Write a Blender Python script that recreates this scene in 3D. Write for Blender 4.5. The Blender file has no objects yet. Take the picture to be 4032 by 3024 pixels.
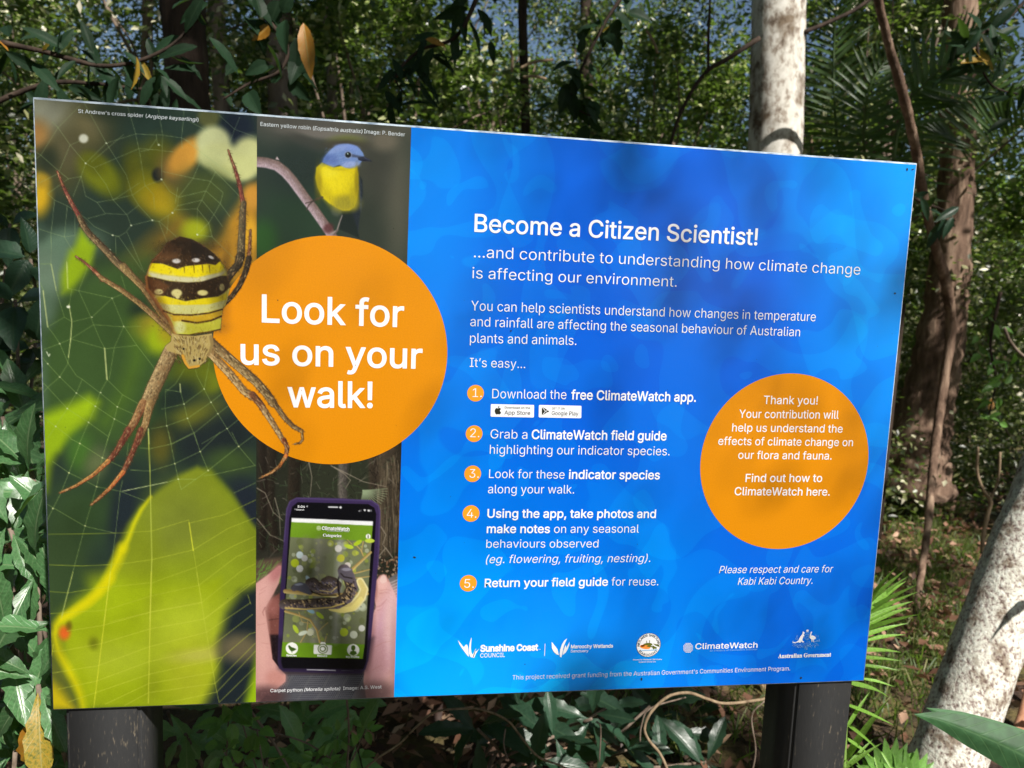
import bpy, math, os
import numpy as np
from mathutils import Vector, Matrix
R_ = math.radians
scene = bpy.context.scene
col = scene.collection

# ---------------------------------------------------------------- camera, sky, sun, exposure
W_S, H_S, Z_TOP = 1.2, 0.8023, 1.75          # sign board, metres
R1 = np.array([0.98922375, 0.02489523, 0.14427958])
R2 = np.array([-0.04179925, 0.99244585, 0.11534321])
R3 = np.cross(R1, R2); R3 /= np.linalg.norm(R3)
TC = np.array([-0.59201888, -0.3528798, 0.91457623])
FPX = 2902.76
CAMS = -np.array([R1, R2, R3]) @ TC           # camera in board axes (right, down, away)
CAM = Vector((CAMS[0], CAMS[2], Z_TOP - CAMS[1]))
def c2w(a, b, c):                              # camera axes (right, down, forward) -> world direction
    s = np.array([R1, R2, R3]) @ np.array([a, b, c])
    return Vector((s[0], s[2], -s[1]))
cd = bpy.data.cameras.new('camera'); cam = bpy.data.objects.new('camera', cd); col.objects.link(cam)
cd.sensor_width = 36.0; cd.lens = FPX/4032*36; cd.clip_start = .02; cd.clip_end = 600
cd.dof.use_dof = True; cd.dof.focus_distance = 1.04; cd.dof.aperture_fstop = 7.0
rt, up, bk = c2w(1,0,0), c2w(0,-1,0), c2w(0,0,-1)
m = Matrix((rt, up, bk)).transposed().to_4x4(); m.translation = CAM
cam.matrix_world = m; scene.camera = cam

SUN = Vector((.31, -.66, .70)).normalized()    # towards the sun: high, behind the photographer's right shoulder
w = bpy.data.worlds.new('World'); scene.world = w; w.use_nodes = True
wn = w.node_tree.nodes; wl = w.node_tree.links
sky = wn.new('ShaderNodeTexSky'); sky.sky_type = 'NISHITA'; sky.sun_disc = False
sky.sun_elevation = math.asin(SUN.z); sky.sun_rotation = math.atan2(SUN.x, SUN.y)
wl.new(sky.outputs[0], wn['Background'].inputs[0]); wn['Background'].inputs[1].default_value = .058
sd = bpy.data.lights.new('sun', 'SUN'); sd.energy = 5.0; sd.angle = R_(.53); sd.color = (1, .955, .88)
so = bpy.data.objects.new('sun', sd); col.objects.link(so)
so.rotation_euler = SUN.to_track_quat('Z', 'Y').to_euler(); so.location = SUN*30
vs = scene.view_settings
vs.view_transform = 'Standard'; vs.look = 'None'; vs.gamma = 1; vs.use_curve_mapping = False; vs.exposure = .6
scene.cycles.max_bounces = 6; scene.cycles.diffuse_bounces = 3; scene.cycles.glossy_bounces = 2
scene.cycles.transmission_bounces = 3; scene.cycles.transparent_max_bounces = 6

# ---------------------------------------------------------------- helpers
HM = np.array([[FPX, 0, 2016], [0, FPX, 1512], [0, 0, 1.]]) @ np.array([R1, R2, TC]).T
HI = np.linalg.inv(HM)
def uv(x, y):                                  # print layout: photo measurements rectified to board metres (u right, v down)
    q = HI @ np.array([x, y, 1.]); return q[0]/q[2], q[1]/q[2]
def ray(px, py, Y):                            # a point of the place at depth Y behind the board plane
    d = c2w((px-2016)/FPX, (py-1512)/FPX, 1)
    return CAM + d*((Y-CAM.y)/d.y)
def lin(c):
    c = np.asarray(c, float)/255.
    return np.where(c <= .04045, c/12.92, ((c+.055)/1.055)**2.4)
def link(name, me, mat=None, parent=None, loc=None, kind=None):
    o = bpy.data.objects.new(name, me); col.objects.link(o)
    if parent is not None: o.parent = parent
    if loc is not None: o.location = loc
    if mat is not None and me is not None and len(me.materials) == 0: me.materials.append(mat)
    if kind: o['kind'] = kind
    return o
def thing(name, label, cat, loc=(0,0,0), group=None):
    o = bpy.data.objects.new(name, None); col.objects.link(o); o.location = loc
    o.empty_display_size = .05
    o['label'] = label; o['category'] = cat
    if group: o['group'] = group
    return o
def mesh(name, V, F, cols=None, smooth=False):
    V = np.asarray(V, np.float32).reshape(-1, 3)
    me = bpy.data.meshes.new(name)
    if isinstance(F, np.ndarray):
        k = F.shape[1]; n = len(F)
        me.vertices.add(len(V)); me.vertices.foreach_set('co', V.ravel())
        me.loops.add(n*k); me.loops.foreach_set('vertex_index', F.astype(np.int32).ravel())
        me.polygons.add(n); me.polygons.foreach_set('loop_start', np.arange(0, n*k, k, dtype=np.int32))
        me.polygons.foreach_set('loop_total', np.full(n, k, np.int32))
        me.update(calc_edges=True)
    else:
        me.from_pydata([tuple(map(float, v)) for v in V], [], [tuple(map(int, f)) for f in F]); me.update()
    if smooth: me.polygons.foreach_set('use_smooth', np.ones(len(me.polygons), bool))
    if cols is not None:
        a = me.color_attributes.new('Col', 'FLOAT_COLOR', 'POINT')
        c = np.ones((len(V), 4), np.float32); c[:, :cols.shape[1]] = cols; a.data.foreach_set('color', c.ravel())
    return me
def newmat(name):
    m = bpy.data.materials.new(name); m.use_nodes = True
    nt = m.node_tree; return m, nt, nt.nodes['Principled BSDF']
def nd(nt, t, **kw):
    n = nt.nodes.new(t)
    for k, v in kw.items():
        if k in n.inputs: n.inputs[k].default_value = v
        else: setattr(n, k, v)
    return n
def ramp(nt, stops, interp='LINEAR'):
    r = nt.nodes.new('ShaderNodeValToRGB'); e = r.color_ramp.elements; r.color_ramp.interpolation = interp
    while len(e) > 1: e.remove(e[-1])
    e[0].position = stops[0][0]; e[0].color = (*stops[0][1], 1)
    for p, c in stops[1:]:
        x = e.new(p); x.color = (*c, 1)
    return r
def tube(pts, rad, n=8, rough=0., seed=0, cap=False):
    """tube along points; radius per point, bumped a little"""
    rng = np.random.default_rng(seed)
    P = [Vector(p) for p in pts]; V = []; F = []
    ref = Vector((0.31, .2, .93))
    for i, p in enumerate(P):
        t = (P[min(i+1, len(P)-1)] - P[max(i-1, 0)]).normalized()
        if abs(t.dot(ref)) > .9: ref = Vector((.9, .1, .3))
        a = t.cross(ref).normalized(); b = t.cross(a).normalized()
        r = rad[i] if hasattr(rad, '__len__') else rad
        for k in range(n):
            th = 2*math.pi*k/n
            rr = r*(1 + rough*(rng.random()-.5)*2)
            V.append(p + a*math.cos(th)*rr + b*math.sin(th)*rr)
    m_ = len(P)
    for i in range(m_-1):
        for k in range(n):
            F.append((i*n+k, i*n+(k+1) % n, (i+1)*n+(k+1) % n, (i+1)*n+k))
    V += [P[0], P[-1]]
    for k in range(n):
        F.append((len(V)-2, (k+1) % n, k)); F.append((len(V)-1, (m_-1)*n+k, (m_-1)*n+(k+1) % n))
    return [tuple(v) for v in V], F
def spline(pts, n=8):                          # Catmull-Rom through the points
    P = [Vector(p) for p in pts]; P = [P[0]*2-P[1]] + P + [P[-1]*2-P[-2]]
    out = []
    for i in range(1, len(P)-2):
        for k in range(n):
            t = k/n
            a, b, c, d = P[i-1], P[i], P[i+1], P[i+2]
            out.append(.5*((2*b) + (c-a)*t + (2*a-5*b+4*c-d)*t*t + (3*b-a-3*c+d)*t**3))
    out.append(P[-2]); return out
def merge(parts):
    V = []; F = []
    for v, f in parts:
        o = len(V); V += list(v); F += [tuple(i+o for i in q) for q in f]
    return V, F
# ================================================================ THE INFORMATION SIGN
def print_mat(name, alpha=False, rough=.27):
    m, nt, b = newmat(name)
    a = nd(nt, 'ShaderNodeVertexColor', layer_name='Col')
    nz = nd(nt, 'ShaderNodeTexNoise', Scale=900., Detail=2.); tc = nd(nt, 'ShaderNodeTexCoord')
    nt.links.new(tc.outputs['Object'], nz.inputs['Vector'])
    mp = nd(nt, 'ShaderNodeMapRange'); mp.inputs['To Min'].default_value = .86; mp.inputs['To Max'].default_value = 1.14
    nt.links.new(nz.outputs[0], mp.inputs[0])
    mx = nd(nt, 'ShaderNodeVectorMath', operation='SCALE')
    nt.links.new(a.outputs[0], mx.inputs[0]); nt.links.new(mp.outputs[0], mx.inputs['Scale'])
    nt.links.new(mx.outputs[0], b.inputs['Base Color'])
    gloss(nt, b, rough)
    if alpha: nt.links.new(a.outputs['Alpha'], b.inputs['Alpha'])
    return m
def gloss(nt, b, rough=.2):                    # laminated print: satin film with a fine orange peel
    b.inputs['Roughness'].default_value = rough; b.inputs['Specular IOR Level'].default_value = .4
    b.inputs['Coat Weight'].default_value = .25; b.inputs['Coat Roughness'].default_value = .12
    n = nd(nt, 'ShaderNodeTexNoise', Scale=260., Detail=2.); bp = nd(nt, 'ShaderNodeBump', Strength=.10, Distance=.0006)
    t = nd(nt, 'ShaderNodeTexCoord')
    nt.links.new(t.outputs['Object'], n.inputs['Vector']); nt.links.new(n.outputs[0], bp.inputs['Height'])
    nt.links.new(bp.outputs[0], b.inputs['Normal']); nt.links.new(bp.outputs[0], b.inputs['Coat Normal'])
def flat_mat(name, rgb, k=1., mottled=0.04):
    m, nt, b = newmat(name); c = lin(rgb)*k
    t = nd(nt, 'ShaderNodeTexCoord'); n = nd(nt, 'ShaderNodeTexNoise', Scale=500., Detail=3.)
    r = ramp(nt, [(.3, tuple(c*(1-mottled))), (.7, tuple(np.minimum(c*(1+mottled), .95)))])
    nt.links.new(t.outputs['Object'], n.inputs['Vector']); nt.links.new(n.outputs[0], r.inputs[0])
    nt.links.new(r.outputs[0], b.inputs['Base Color']); gloss(nt, b)
    return m
M_white = flat_mat('white_ink', (236, 237, 242), .86, .01)
M_pale = flat_mat('pale_blue_ink', (140, 195, 240), .8)
M_dark = flat_mat('dark_ink', (40, 42, 34))
M_orange = flat_mat('orange_ink', (236, 150, 10), .64, .05)
M_num = flat_mat('number_orange_ink', (240, 155, 40), .83)
M_print = print_mat('printed_photo'); M_cut = print_mat('printed_cutout', True)
M_green = flat_mat('app_green_ink', (104, 146, 30), .75); M_crab = flat_mat('crab_orange_ink', (235, 140, 60)); M_olive = flat_mat('crab_olive_ink', (95, 100, 35))

# board body: aluminium composite with a thin pale edge
m, nt, b = newmat('board_edge'); b.inputs['Base Color'].default_value = (.42, .50, .58, 1); b.inputs['Roughness'].default_value = .45
n = nd(nt, 'ShaderNodeTexNoise', Scale=60., Detail=6.); r = ramp(nt, [(.35, (.16, .22, .3)), (.6, (.5, .58, .66))]); nt.links.new(n.outputs[0], r.inputs[0]); nt.links.new(r.outputs[0], b.inputs['Base Color'])
M_edge = m
# blue print, camouflage of rounded patches, lighter lower left and right: print gradient with some sunlight painted in
m, nt, b = newmat('blue_print')
tc = nd(nt, 'ShaderNodeTexCoord'); g = nd(nt, 'ShaderNodeVertexColor', layer_name='Col')
mpg = nd(nt, 'ShaderNodeMapping'); mpg.inputs['Scale'].default_value = (1, 1, 1)
nt.links.new(tc.outputs['Object'], mpg.inputs[0])
tot = None
for i, (s, th, off) in enumerate(((6.5, .55, 0), (9., .57, 5.3), (14, .63, 9.7))):
    mm = nd(nt, 'ShaderNodeMapping'); mm.inputs['Location'].default_value = (off, off*1.7, off*.6)
    nt.links.new(tc.outputs['Object'], mm.inputs[0])
    nz = nd(nt, 'ShaderNodeTexNoise', Scale=float(s), Detail=.6, Distortion=.9, Roughness=.3)
    nt.links.new(mm.outputs[0], nz.inputs['Vector'])
    mr = nd(nt, 'ShaderNodeMapRange'); mr.inputs['From Min'].default_value = th-.004; mr.inputs['From Max'].default_value = th+.004
    mr.inputs['To Max'].default_value = (.30, .24, .28)[i]; nt.links.new(nz.outputs[0], mr.inputs[0])
    if tot is None: tot = mr
    else:
        ad = nd(nt, 'ShaderNodeMath', operation='ADD'); nt.links.new(tot.outputs[0], ad.inputs[0]); nt.links.new(mr.outputs[0], ad.inputs[1]); tot = ad
ml = nd(nt, 'ShaderNodeMix', data_type='RGBA', blend_type='MIX')
nt.links.new(tot.outputs[0], ml.inputs[0]); nt.links.new(g.outputs[0], ml.inputs[6])
hs = nd(nt, 'ShaderNodeVectorMath', operation='MULTIPLY_ADD'); hs.inputs[1].default_value = (1, 1.55, 1.12); hs.inputs[2].default_value = (.0, .02, .03)
nt.links.new(g.outputs[0], hs.inputs[0]); nt.links.new(hs.outputs[0], ml.inputs[7])
nt.links.new(ml.outputs[2], b.inputs['Base Color']); gloss(nt, b, .22); M_blue = m

sign = thing('information_sign', 'large blue and green printed information board about climate watching on two black posts', 'sign', (0, 0, 0))
BZ = -.0015                                     # front of the board body (y); print sheets lie in front of it
def box(x0, x1, y0, y1, z0, z1):
    V = [(x, y, z) for x in (x0, x1) for y in (y0, y1) for z in (z0, z1)]
    return V, [(0,1,3,2), (4,6,7,5), (0,4,5,1), (2,3,7,6), (0,2,6,4), (1,5,7,3)]
import bmesh
def bevel_box(name, x0, x1, y0, y1, z0, z1, bw, seg=3):
    V, F = box(x0, x1, y0, y1, z0, z1); me = mesh(name, V, F)
    bm = bmesh.new(); bm.from_mesh(me); bmesh.ops.recalc_face_normals(bm, faces=bm.faces)
    bmesh.ops.bevel(bm, geom=list(bm.edges), offset=bw, segments=seg, affect='EDGES'); bm.to_mesh(me); bm.free()
    me.polygons.foreach_set('use_smooth', np.ones(len(me.polygons), bool)); return me
link('board', bevel_box('board', 0-.0016, W_S+.0016, BZ, .0035, Z_TOP-H_S-.0016, Z_TOP+.0026, .0006), M_edge, sign)
def P(u, v, k): return (u, BZ-.0003-.00022*k, Z_TOP-v)       # board coordinates -> world, ink layer k

def sheet(name, quad, n, m_, colorfn, k, mat, parent):
    """fine grid over a board-space quad, coloured by the print"""
    (a, b_, c, d) = [np.array(q) for q in quad]
    s = np.linspace(0, 1, n+1); t = np.linspace(0, 1, m_+1); S, T = np.meshgrid(s, t)
    S = S[..., None]; T = T[..., None]
    U = a*(1-S)*(1-T) + b_*S*(1-T) + c*S*T + d*(1-S)*T
    u = U[..., 0].ravel(); v = U[..., 1].ravel()
    V = np.stack([u, np.full_like(u, P(0, 0, k)[1]), Z_TOP-v], 1)
    i = (np.arange(m_)[:, None]*(n+1) + np.arange(n)[None]).ravel()
    F = np.stack([i, i+n+1, i+n+2, i+1], 1)
    q = HM @ np.stack([u, v, np.ones_like(u)]); X = q[0]/q[2]; Y = q[1]/q[2]
    C = colorfn(u, v, X, Y)
    if C.shape[1] == 4:
        keep = (C[F, 3].max(1) > .01); F = F[keep]
    return link(name, mesh(name, V, F, C), mat, parent)

# ---- raster painter: the printed photographs are painted stroke by stroke (positions measured on the board)
SC = .5
class Canvas:
    def __init__(s, x0, y0, x1, y1, base, seed=1):
        s.x0, s.y0 = x0, y0; s.w = int((x1-x0)*SC); s.h = int((y1-y0)*SC)
        s.C = np.zeros((s.h, s.w, 3)); s.C[:] = np.array(base, float); s.A = np.zeros((s.h, s.w)); s.rng = np.random.default_rng(seed)
        s.f = lambda p: p; s.sf = 1.
    def win(s, xs, ys, pad):
        a = max(0, int((min(xs)-pad-s.x0)*SC)); b_ = min(s.w, int((max(xs)+pad-s.x0)*SC)+2)
        c = max(0, int((min(ys)-pad-s.y0)*SC)); d = min(s.h, int((max(ys)+pad-s.y0)*SC)+2)
        if a >= b_ or c >= d: return None
        X, Y = np.meshgrid(np.arange(a, b_)/SC+s.x0, np.arange(c, d)/SC+s.y0); return (slice(c, d), slice(a, b_)), X, Y
    def put(s, sl, al, color):
        c = np.asarray(color, float); s.C[sl] = s.C[sl]*(1-al[..., None]) + c*al[..., None]; s.A[sl] = 1-(1-s.A[sl])*(1-al)
    def pts(s, L): return [s.f(p) for p in L]
    def blob(s, x, y, rx, ry, color, soft=.5, ang=0, al=1.):
        (x, y) = s.f((x, y)); k = s.k; rx *= k; ry *= k; w = s.win([x-rx*1.6-ry, x+rx*1.6+ry], [y-rx-ry*1.6, y+rx+ry*1.6], 4)
        if w is None: return
        sl, X, Y = w; t = math.radians(ang); dx = X-x; dy = Y-y
        soft *= s.sf
        r = np.sqrt(((dx*math.cos(t)+dy*math.sin(t))/rx)**2 + ((-dx*math.sin(t)+dy*math.cos(t))/ry)**2)
        a_ = np.clip((1+soft*.5-r)/max(soft, .02), 0, 1); a_ = a_*a_*(3-2*a_); s.put(sl, a_*al, color)
    def poly(s, L, color, soft=2.5, al=1.):
        L = s.pts(L); xs = [p[0] for p in L]; ys = [p[1] for p in L]; w = s.win(xs, ys, soft*1.5)
        if w is None: return
        sl, X, Y = w; D = np.full(X.shape, 1e9); ins = np.zeros(X.shape, bool)
        for i in range(len(L)):
            (x1, y1), (x2, y2) = L[i-1], L[i]
            ex, ey = x2-x1, y2-y1; q = ex*ex+ey*ey+1e-9
            t = np.clip(((X-x1)*ex+(Y-y1)*ey)/q, 0, 1); D = np.minimum(D, (X-x1-t*ex)**2+(Y-y1-t*ey)**2)
            cr = (y1 > Y) != (y2 > Y)
            if abs(y2-y1) > 1e-9: ins ^= cr & (X < ex*(Y-y1)/(y2-y1)+x1)
        D = np.sqrt(D)*np.where(ins, 1, -1); a_ = np.clip(.5+D/soft, 0, 1); a_ = a_*a_*(3-2*a_)
        s.put(sl, a_*al, color)
    def stroke(s, L, w0, w1=None, color=(255,)*3, soft=2.2, al=1., color2=None, tex=0.):
        """tapered stroke; width in crop units"""
        L = s.pts(L); w1 = w0 if w1 is None else w1; n = len(L)-1
        ws = [(w0+(w1-w0)*i/n)*s.k/2 for i in range(n+1)]
        wmax = max(ws); wi = s.win([p[0] for p in L], [p[1] for p in L], wmax+soft)
        if wi is None: return
        sl, X, Y = wi; best = np.full(X.shape, -1e9); side = np.zeros(X.shape); tt = np.zeros(X.shape)
        for i in range(n):
            (x1, y1), (x2, y2) = L[i], L[i+1]; ex, ey = x2-x1, y2-y1; q = ex*ex+ey*ey+1e-9
            t = np.clip(((X-x1)*ex+(Y-y1)*ey)/q, 0, 1); d = np.sqrt((X-x1-t*ex)**2+(Y-y1-t*ey)**2)
            wd = ws[i]+(ws[i+1]-ws[i])*t; v = wd-d; mk = v > best; best = np.where(mk, v, best)
            side = np.where(mk, ((X-x1)*ey-(Y-y1)*ex)/math.sqrt(q)/np.maximum(wd, .5), side); tt = np.where(mk, (i+t)/n, tt)
        a_ = np.clip(.5+best/soft, 0, 1); a_ = a_*al
        c = np.array(color, float)*np.ones(X.shape+(1,))
        if color2 is not None:
            g_ = np.clip(side*.5+.5, 0, 1)[..., None]; c = c*(1-g_)+np.array(color2, float)*g_
        if tex:
            z = s.rng.random(X.shape); z = (z+np.roll(z, 1, 0)+np.roll(z, 1, 1)+np.roll(z, 2, 0))/4
            c = c*(1+tex*(z-.5)*2)[..., None]
        s.C[sl] = s.C[sl]*(1-a_[..., None])+c*a_[..., None]; s.A[sl] = 1-(1-s.A[sl])*(1-a_)
    def lines(s, LL, w, color, al=.6):
        for L in LL: s.stroke(L, w, w, color, 2.6, al)
    def sample(s, X, Y):
        fx = np.clip((X-s.x0)*SC, 0, s.w-1.001); fy = np.clip((Y-s.y0)*SC, 0, s.h-1.001)
        i = fx.astype(int); j = fy.astype(int); a_ = (fx-i)[:, None]; b_ = (fy-j)[:, None]
        D = np.dstack([s.C, s.A*255])
        return (D[j, i]*(1-a_)*(1-b_)+D[j, i+1]*a_*(1-b_)+D[j+1, i]*(1-a_)*b_+D[j+1, i+1]*a_*b_)
    def crop(s, x0, y0, sc): s.f = lambda p: (x0+p[0]/sc, y0+p[1]/sc); s.k = 1./sc
def fbm(u, v, sc, seed, octv=3):                # smooth value noise
    rng = np.random.default_rng(seed); out = np.zeros_like(u); amp = 1; tot_ = 0
    for o in range(octv):
        G = rng.random((64, 64)); x = u*sc+7.3*o; y = v*sc+3.1*o; i = np.floor(x).astype(int); j = np.floor(y).astype(int)
        a_ = x-i; b_ = y-j; a_ = a_*a_*(3-2*a_); b_ = b_*b_*(3-2*b_)
        out += amp*(G[i % 64, j % 64]*(1-a_)*(1-b_)+G[(i+1) % 64, j % 64]*a_*(1-b_)+G[i % 64, (j+1) % 64]*(1-a_)*b_+G[(i+1) % 64, (j+1) % 64]*a_*b_)
        tot_ += amp; amp *= .5; sc *= 2
    return out/tot_
KP = .66                                        # ink reflectance for a colour seen in this light

# ---------------- photo 1: spider's web against blurred leaves
cv = Canvas(120, 360, 1040, 2820, (40, 56, 46), 3)
C1 = lambda: cv.crop(100, 350, 2.212)
C2 = lambda: cv.crop(100, 1000, 2.212)
C3 = lambda: cv.crop(100, 1700, 2.212)
C4 = lambda: cv.crop(100, 2250, 2.212)
cv.sf = 1.3
C1()
cv.poly([(0,0),(1000,0),(900,300),(600,700),(420,900),(0,900)], (72,72,44), 160)
cv.blob(180,190,230,190,(150,152,132),1.4); cv.blob(100,400,110,120,(165,125,70),1.2); cv.blob(560,300,160,150,(108,102,70),1.4); cv.blob(360,520,120,170,(88,84,58),1.3)
cv.blob(200,620,90,110,(38,48,36),1.2,al=.8); cv.blob(110,930,110,170,(205,165,30),.9); cv.blob(130,800,80,60,(170,140,40),1.)
cv.blob(750,180,200,90,(50,58,42),1.4); cv.blob(1100,300,330,180,(38,56,48),1.2)
cv.blob(670,760,220,130,(112,120,22),.8,40); cv.blob(600,660,110,80,(92,98,24),1,40)
cv.blob(1160,590,150,150,(88,92,26),1.1); cv.blob(960,720,100,210,(86,90,24),1.1,-8); cv.blob(1060,860,150,130,(100,102,26),1.1)
cv.stroke([(1080,880),(1230,1010),(1420,1200),(1560,1400)],230,190,(138,134,24),90); cv.blob(1190,960,160,130,(168,146,22),1.1)
cv.blob(1160,750,52,62,(22,30,34),.6)
cv.blob(1310,720,130,160,(120,96,52),1.1,-30); cv.blob(1400,590,195,110,(206,150,58),.6,-48)
cv.blob(1850,340,150,170,(18,28,44),.8); cv.blob(1600,250,95,90,(88,92,52),.6)
cv.blob(1640,470,150,145,(196,202,150),.45); cv.blob(1730,620,190,140,(196,200,140),.5,28); cv.blob(1950,590,150,170,(196,200,140),.5); cv.blob(1870,690,150,120,(196,200,136),.5); cv.blob(1620,600,120,90,(190,196,138),.6)
cv.blob(1560,900,230,190,(66,78,34),1.2); cv.blob(1480,1060,120,90,(56,66,32),1.2)
cv.poly([(2040,820),(1950,880),(1850,1020),(1700,1230),(1580,1400),(1560,1700),(2040,1700)],(178,130,34),60)
cv.blob(1980,940,90,110,(196,140,50),.9); cv.blob(1950,1260,70,130,(226,170,40),.9); cv.blob(1620,1230,120,120,(44,52,30),1.2,al=.8)
cv.stroke([(1340,1180),(1150,1350),(950,1560),(880,1660)],120,200,(128,100,34),90)
cv.blob(1480,1230,110,90,(150,160,22),1.)
cv.blob(360,1370,300,150,(92,118,98),.9,-10); cv.blob(250,1560,200,200,(94,120,100),1.1); cv.blob(130,1250,60,80,(60,80,66),1.2)
cv.poly([(490,1230),(600,1370),(570,1500),(480,1640),(420,1700),(330,1700),(400,1480)],(152,184,22),45)
C2()
cv.poly([(640,60),(1100,-20),(1250,500),(1300,1500),(1300,1700),(100,1700),(110,700),(300,350)],(58,84,42),150)
cv.blob(170,220,150,230,(104,126,106),1.1); cv.blob(170,480,90,160,(84,108,86),1.2); cv.blob(130,1150,70,400,(70,96,66),1.1)
cv.poly([(400,-20),(595,-60),(570,90),(470,230),(400,320),(330,340),(330,180)],(146,176,22),60)
cv.blob(1000,510,90,110,(34,50,36),1.2)
cv.blob(1080,640,140,110,(146,132,36),.9); cv.blob(1190,740,150,130,(150,172,22),.9); cv.blob(1240,660,80,120,(160,150,30),1)
cv.stroke([(960,620),(980,900),(860,1240),(700,1460)],110,60,(84,116,34),80,.7)
cv.blob(1500,1010,220,190,(98,110,24),1.1); cv.blob(1580,1120,140,90,(112,124,24),1.)
cv.blob(1330,1250,220,120,(30,44,38),1.2,-30); cv.blob(1450,1430,260,110,(96,100,34),1.2,-25); cv.blob(1780,1560,230,160,(28,38,40),1.1)
cv.blob(1200,1560,140,120,(30,44,36),1.3)
cv.poly([(150,1400),(350,1320),(560,1235),(640,1290),(590,1420),(400,1560),(300,1700),(150,1700)],(150,182,22),70)
C3()
cv.poly([(140,-80),(480,-80),(300,130),(220,300),(195,520),(150,560)],(142,172,22),60)
cv.blob(480,190,110,170,(70,110,44),1.2); cv.blob(620,280,90,140,(96,108,70),1.3,20); cv.blob(500,700,270,260,(54,78,46),1.2)
cv.blob(860,700,110,320,(32,42,48),1,10); cv.blob(1500,110,210,150,(30,40,42),1.2); cv.blob(1180,120,90,160,(86,84,34),1.2); cv.blob(1780,260,200,110,(58,78,40),1.2)
cv.blob(1950,620,140,230,(30,38,48),.9,-30); cv.blob(330,1050,200,400,(52,72,42),1.2)
cv.poly([(1500,300),(1620,340),(1800,540),(1950,760),(2030,860),(2030,1760),(230,1760),(300,1640),(400,1560),(650,1300),(820,1000),(900,800),(1000,650),(1200,480),(1350,370)],(128,142,34),34)
cv.blob(1350,800,260,320,(120,132,44),1.2); cv.blob(1600,1320,420,260,(138,156,32),1.2); cv.blob(1050,1500,440,260,(144,164,26),1.2); cv.blob(1000,1150,160,260,(128,142,30),1.2)
cv.stroke([(1600,340),(1780,540),(1900,760),(1990,900)],40,30,(112,128,28),40,.7)
C4()
cv.poly([(280,420),(500,320),(1700,60),(1700,1200),(500,1200),(380,830)],(146,164,20),60)
cv.blob(800,250,520,200,(158,178,22),1.2); cv.blob(500,820,260,240,(158,174,24),1.3); cv.blob(820,760,300,160,(164,180,40),1.3)
cv.stroke([(1120,260),(1130,700),(1100,1200)],60,60,(136,148,28),70,.8); cv.blob(1430,520,330,300,(170,186,44),1.2); cv.blob(1450,900,220,330,(166,176,36),1.2); cv.blob(1550,720,260,60,(182,184,72),1.2,-6)
cv.poly([(2060,100),(1880,180),(1760,360),(1705,560),(1700,850),(1640,1010),(1540,1200),(1960,1200),(1970,960),(2060,760)],(28,38,44),70)
cv.blob(1870,660,190,120,(104,96,72),1.); cv.poly([(1900,1200),(1970,930),(2040,640),(2060,1200)],(150,184,20),50)
cv.poly([(80,-300),(420,-300),(560,150),(330,330),(200,420)],(54,74,44),80)
cv.poly([(200,560),(290,760),(400,960),(470,1200),(200,1200)],(92,100,40),60); cv.poly([(180,900),(300,1010),(440,1200),(180,1200)],(196,176,22),60)
cv.stroke([(745,60),(700,120),(560,250),(400,360),(320,410),(272,470),(262,560),(295,700),(380,850),(450,980),(495,1100),(515,1200)],56,46,(212,202,14),36)
cv.stroke([(470,830),(540,1010),(560,1180)],60,50,(150,166,16),40,.7)
cv.blob(345,530,46,58,(212,98,36),1.); cv.blob(385,470,26,40,(92,70,24),1.3,al=.7); cv.blob(600,620,40,50,(104,112,20),1.3,al=.8)
C3()
cv.stroke([(1095,565),(1010,680),(950,800),(900,930),(850,1030)],16,46,(206,204,22),16)
cv.stroke([(850,1010),(800,1130),(740,1250),(640,1400),(540,1490),(430,1560),(330,1620)],78,30,(216,208,14),34)
cv.sf = 1.
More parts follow.
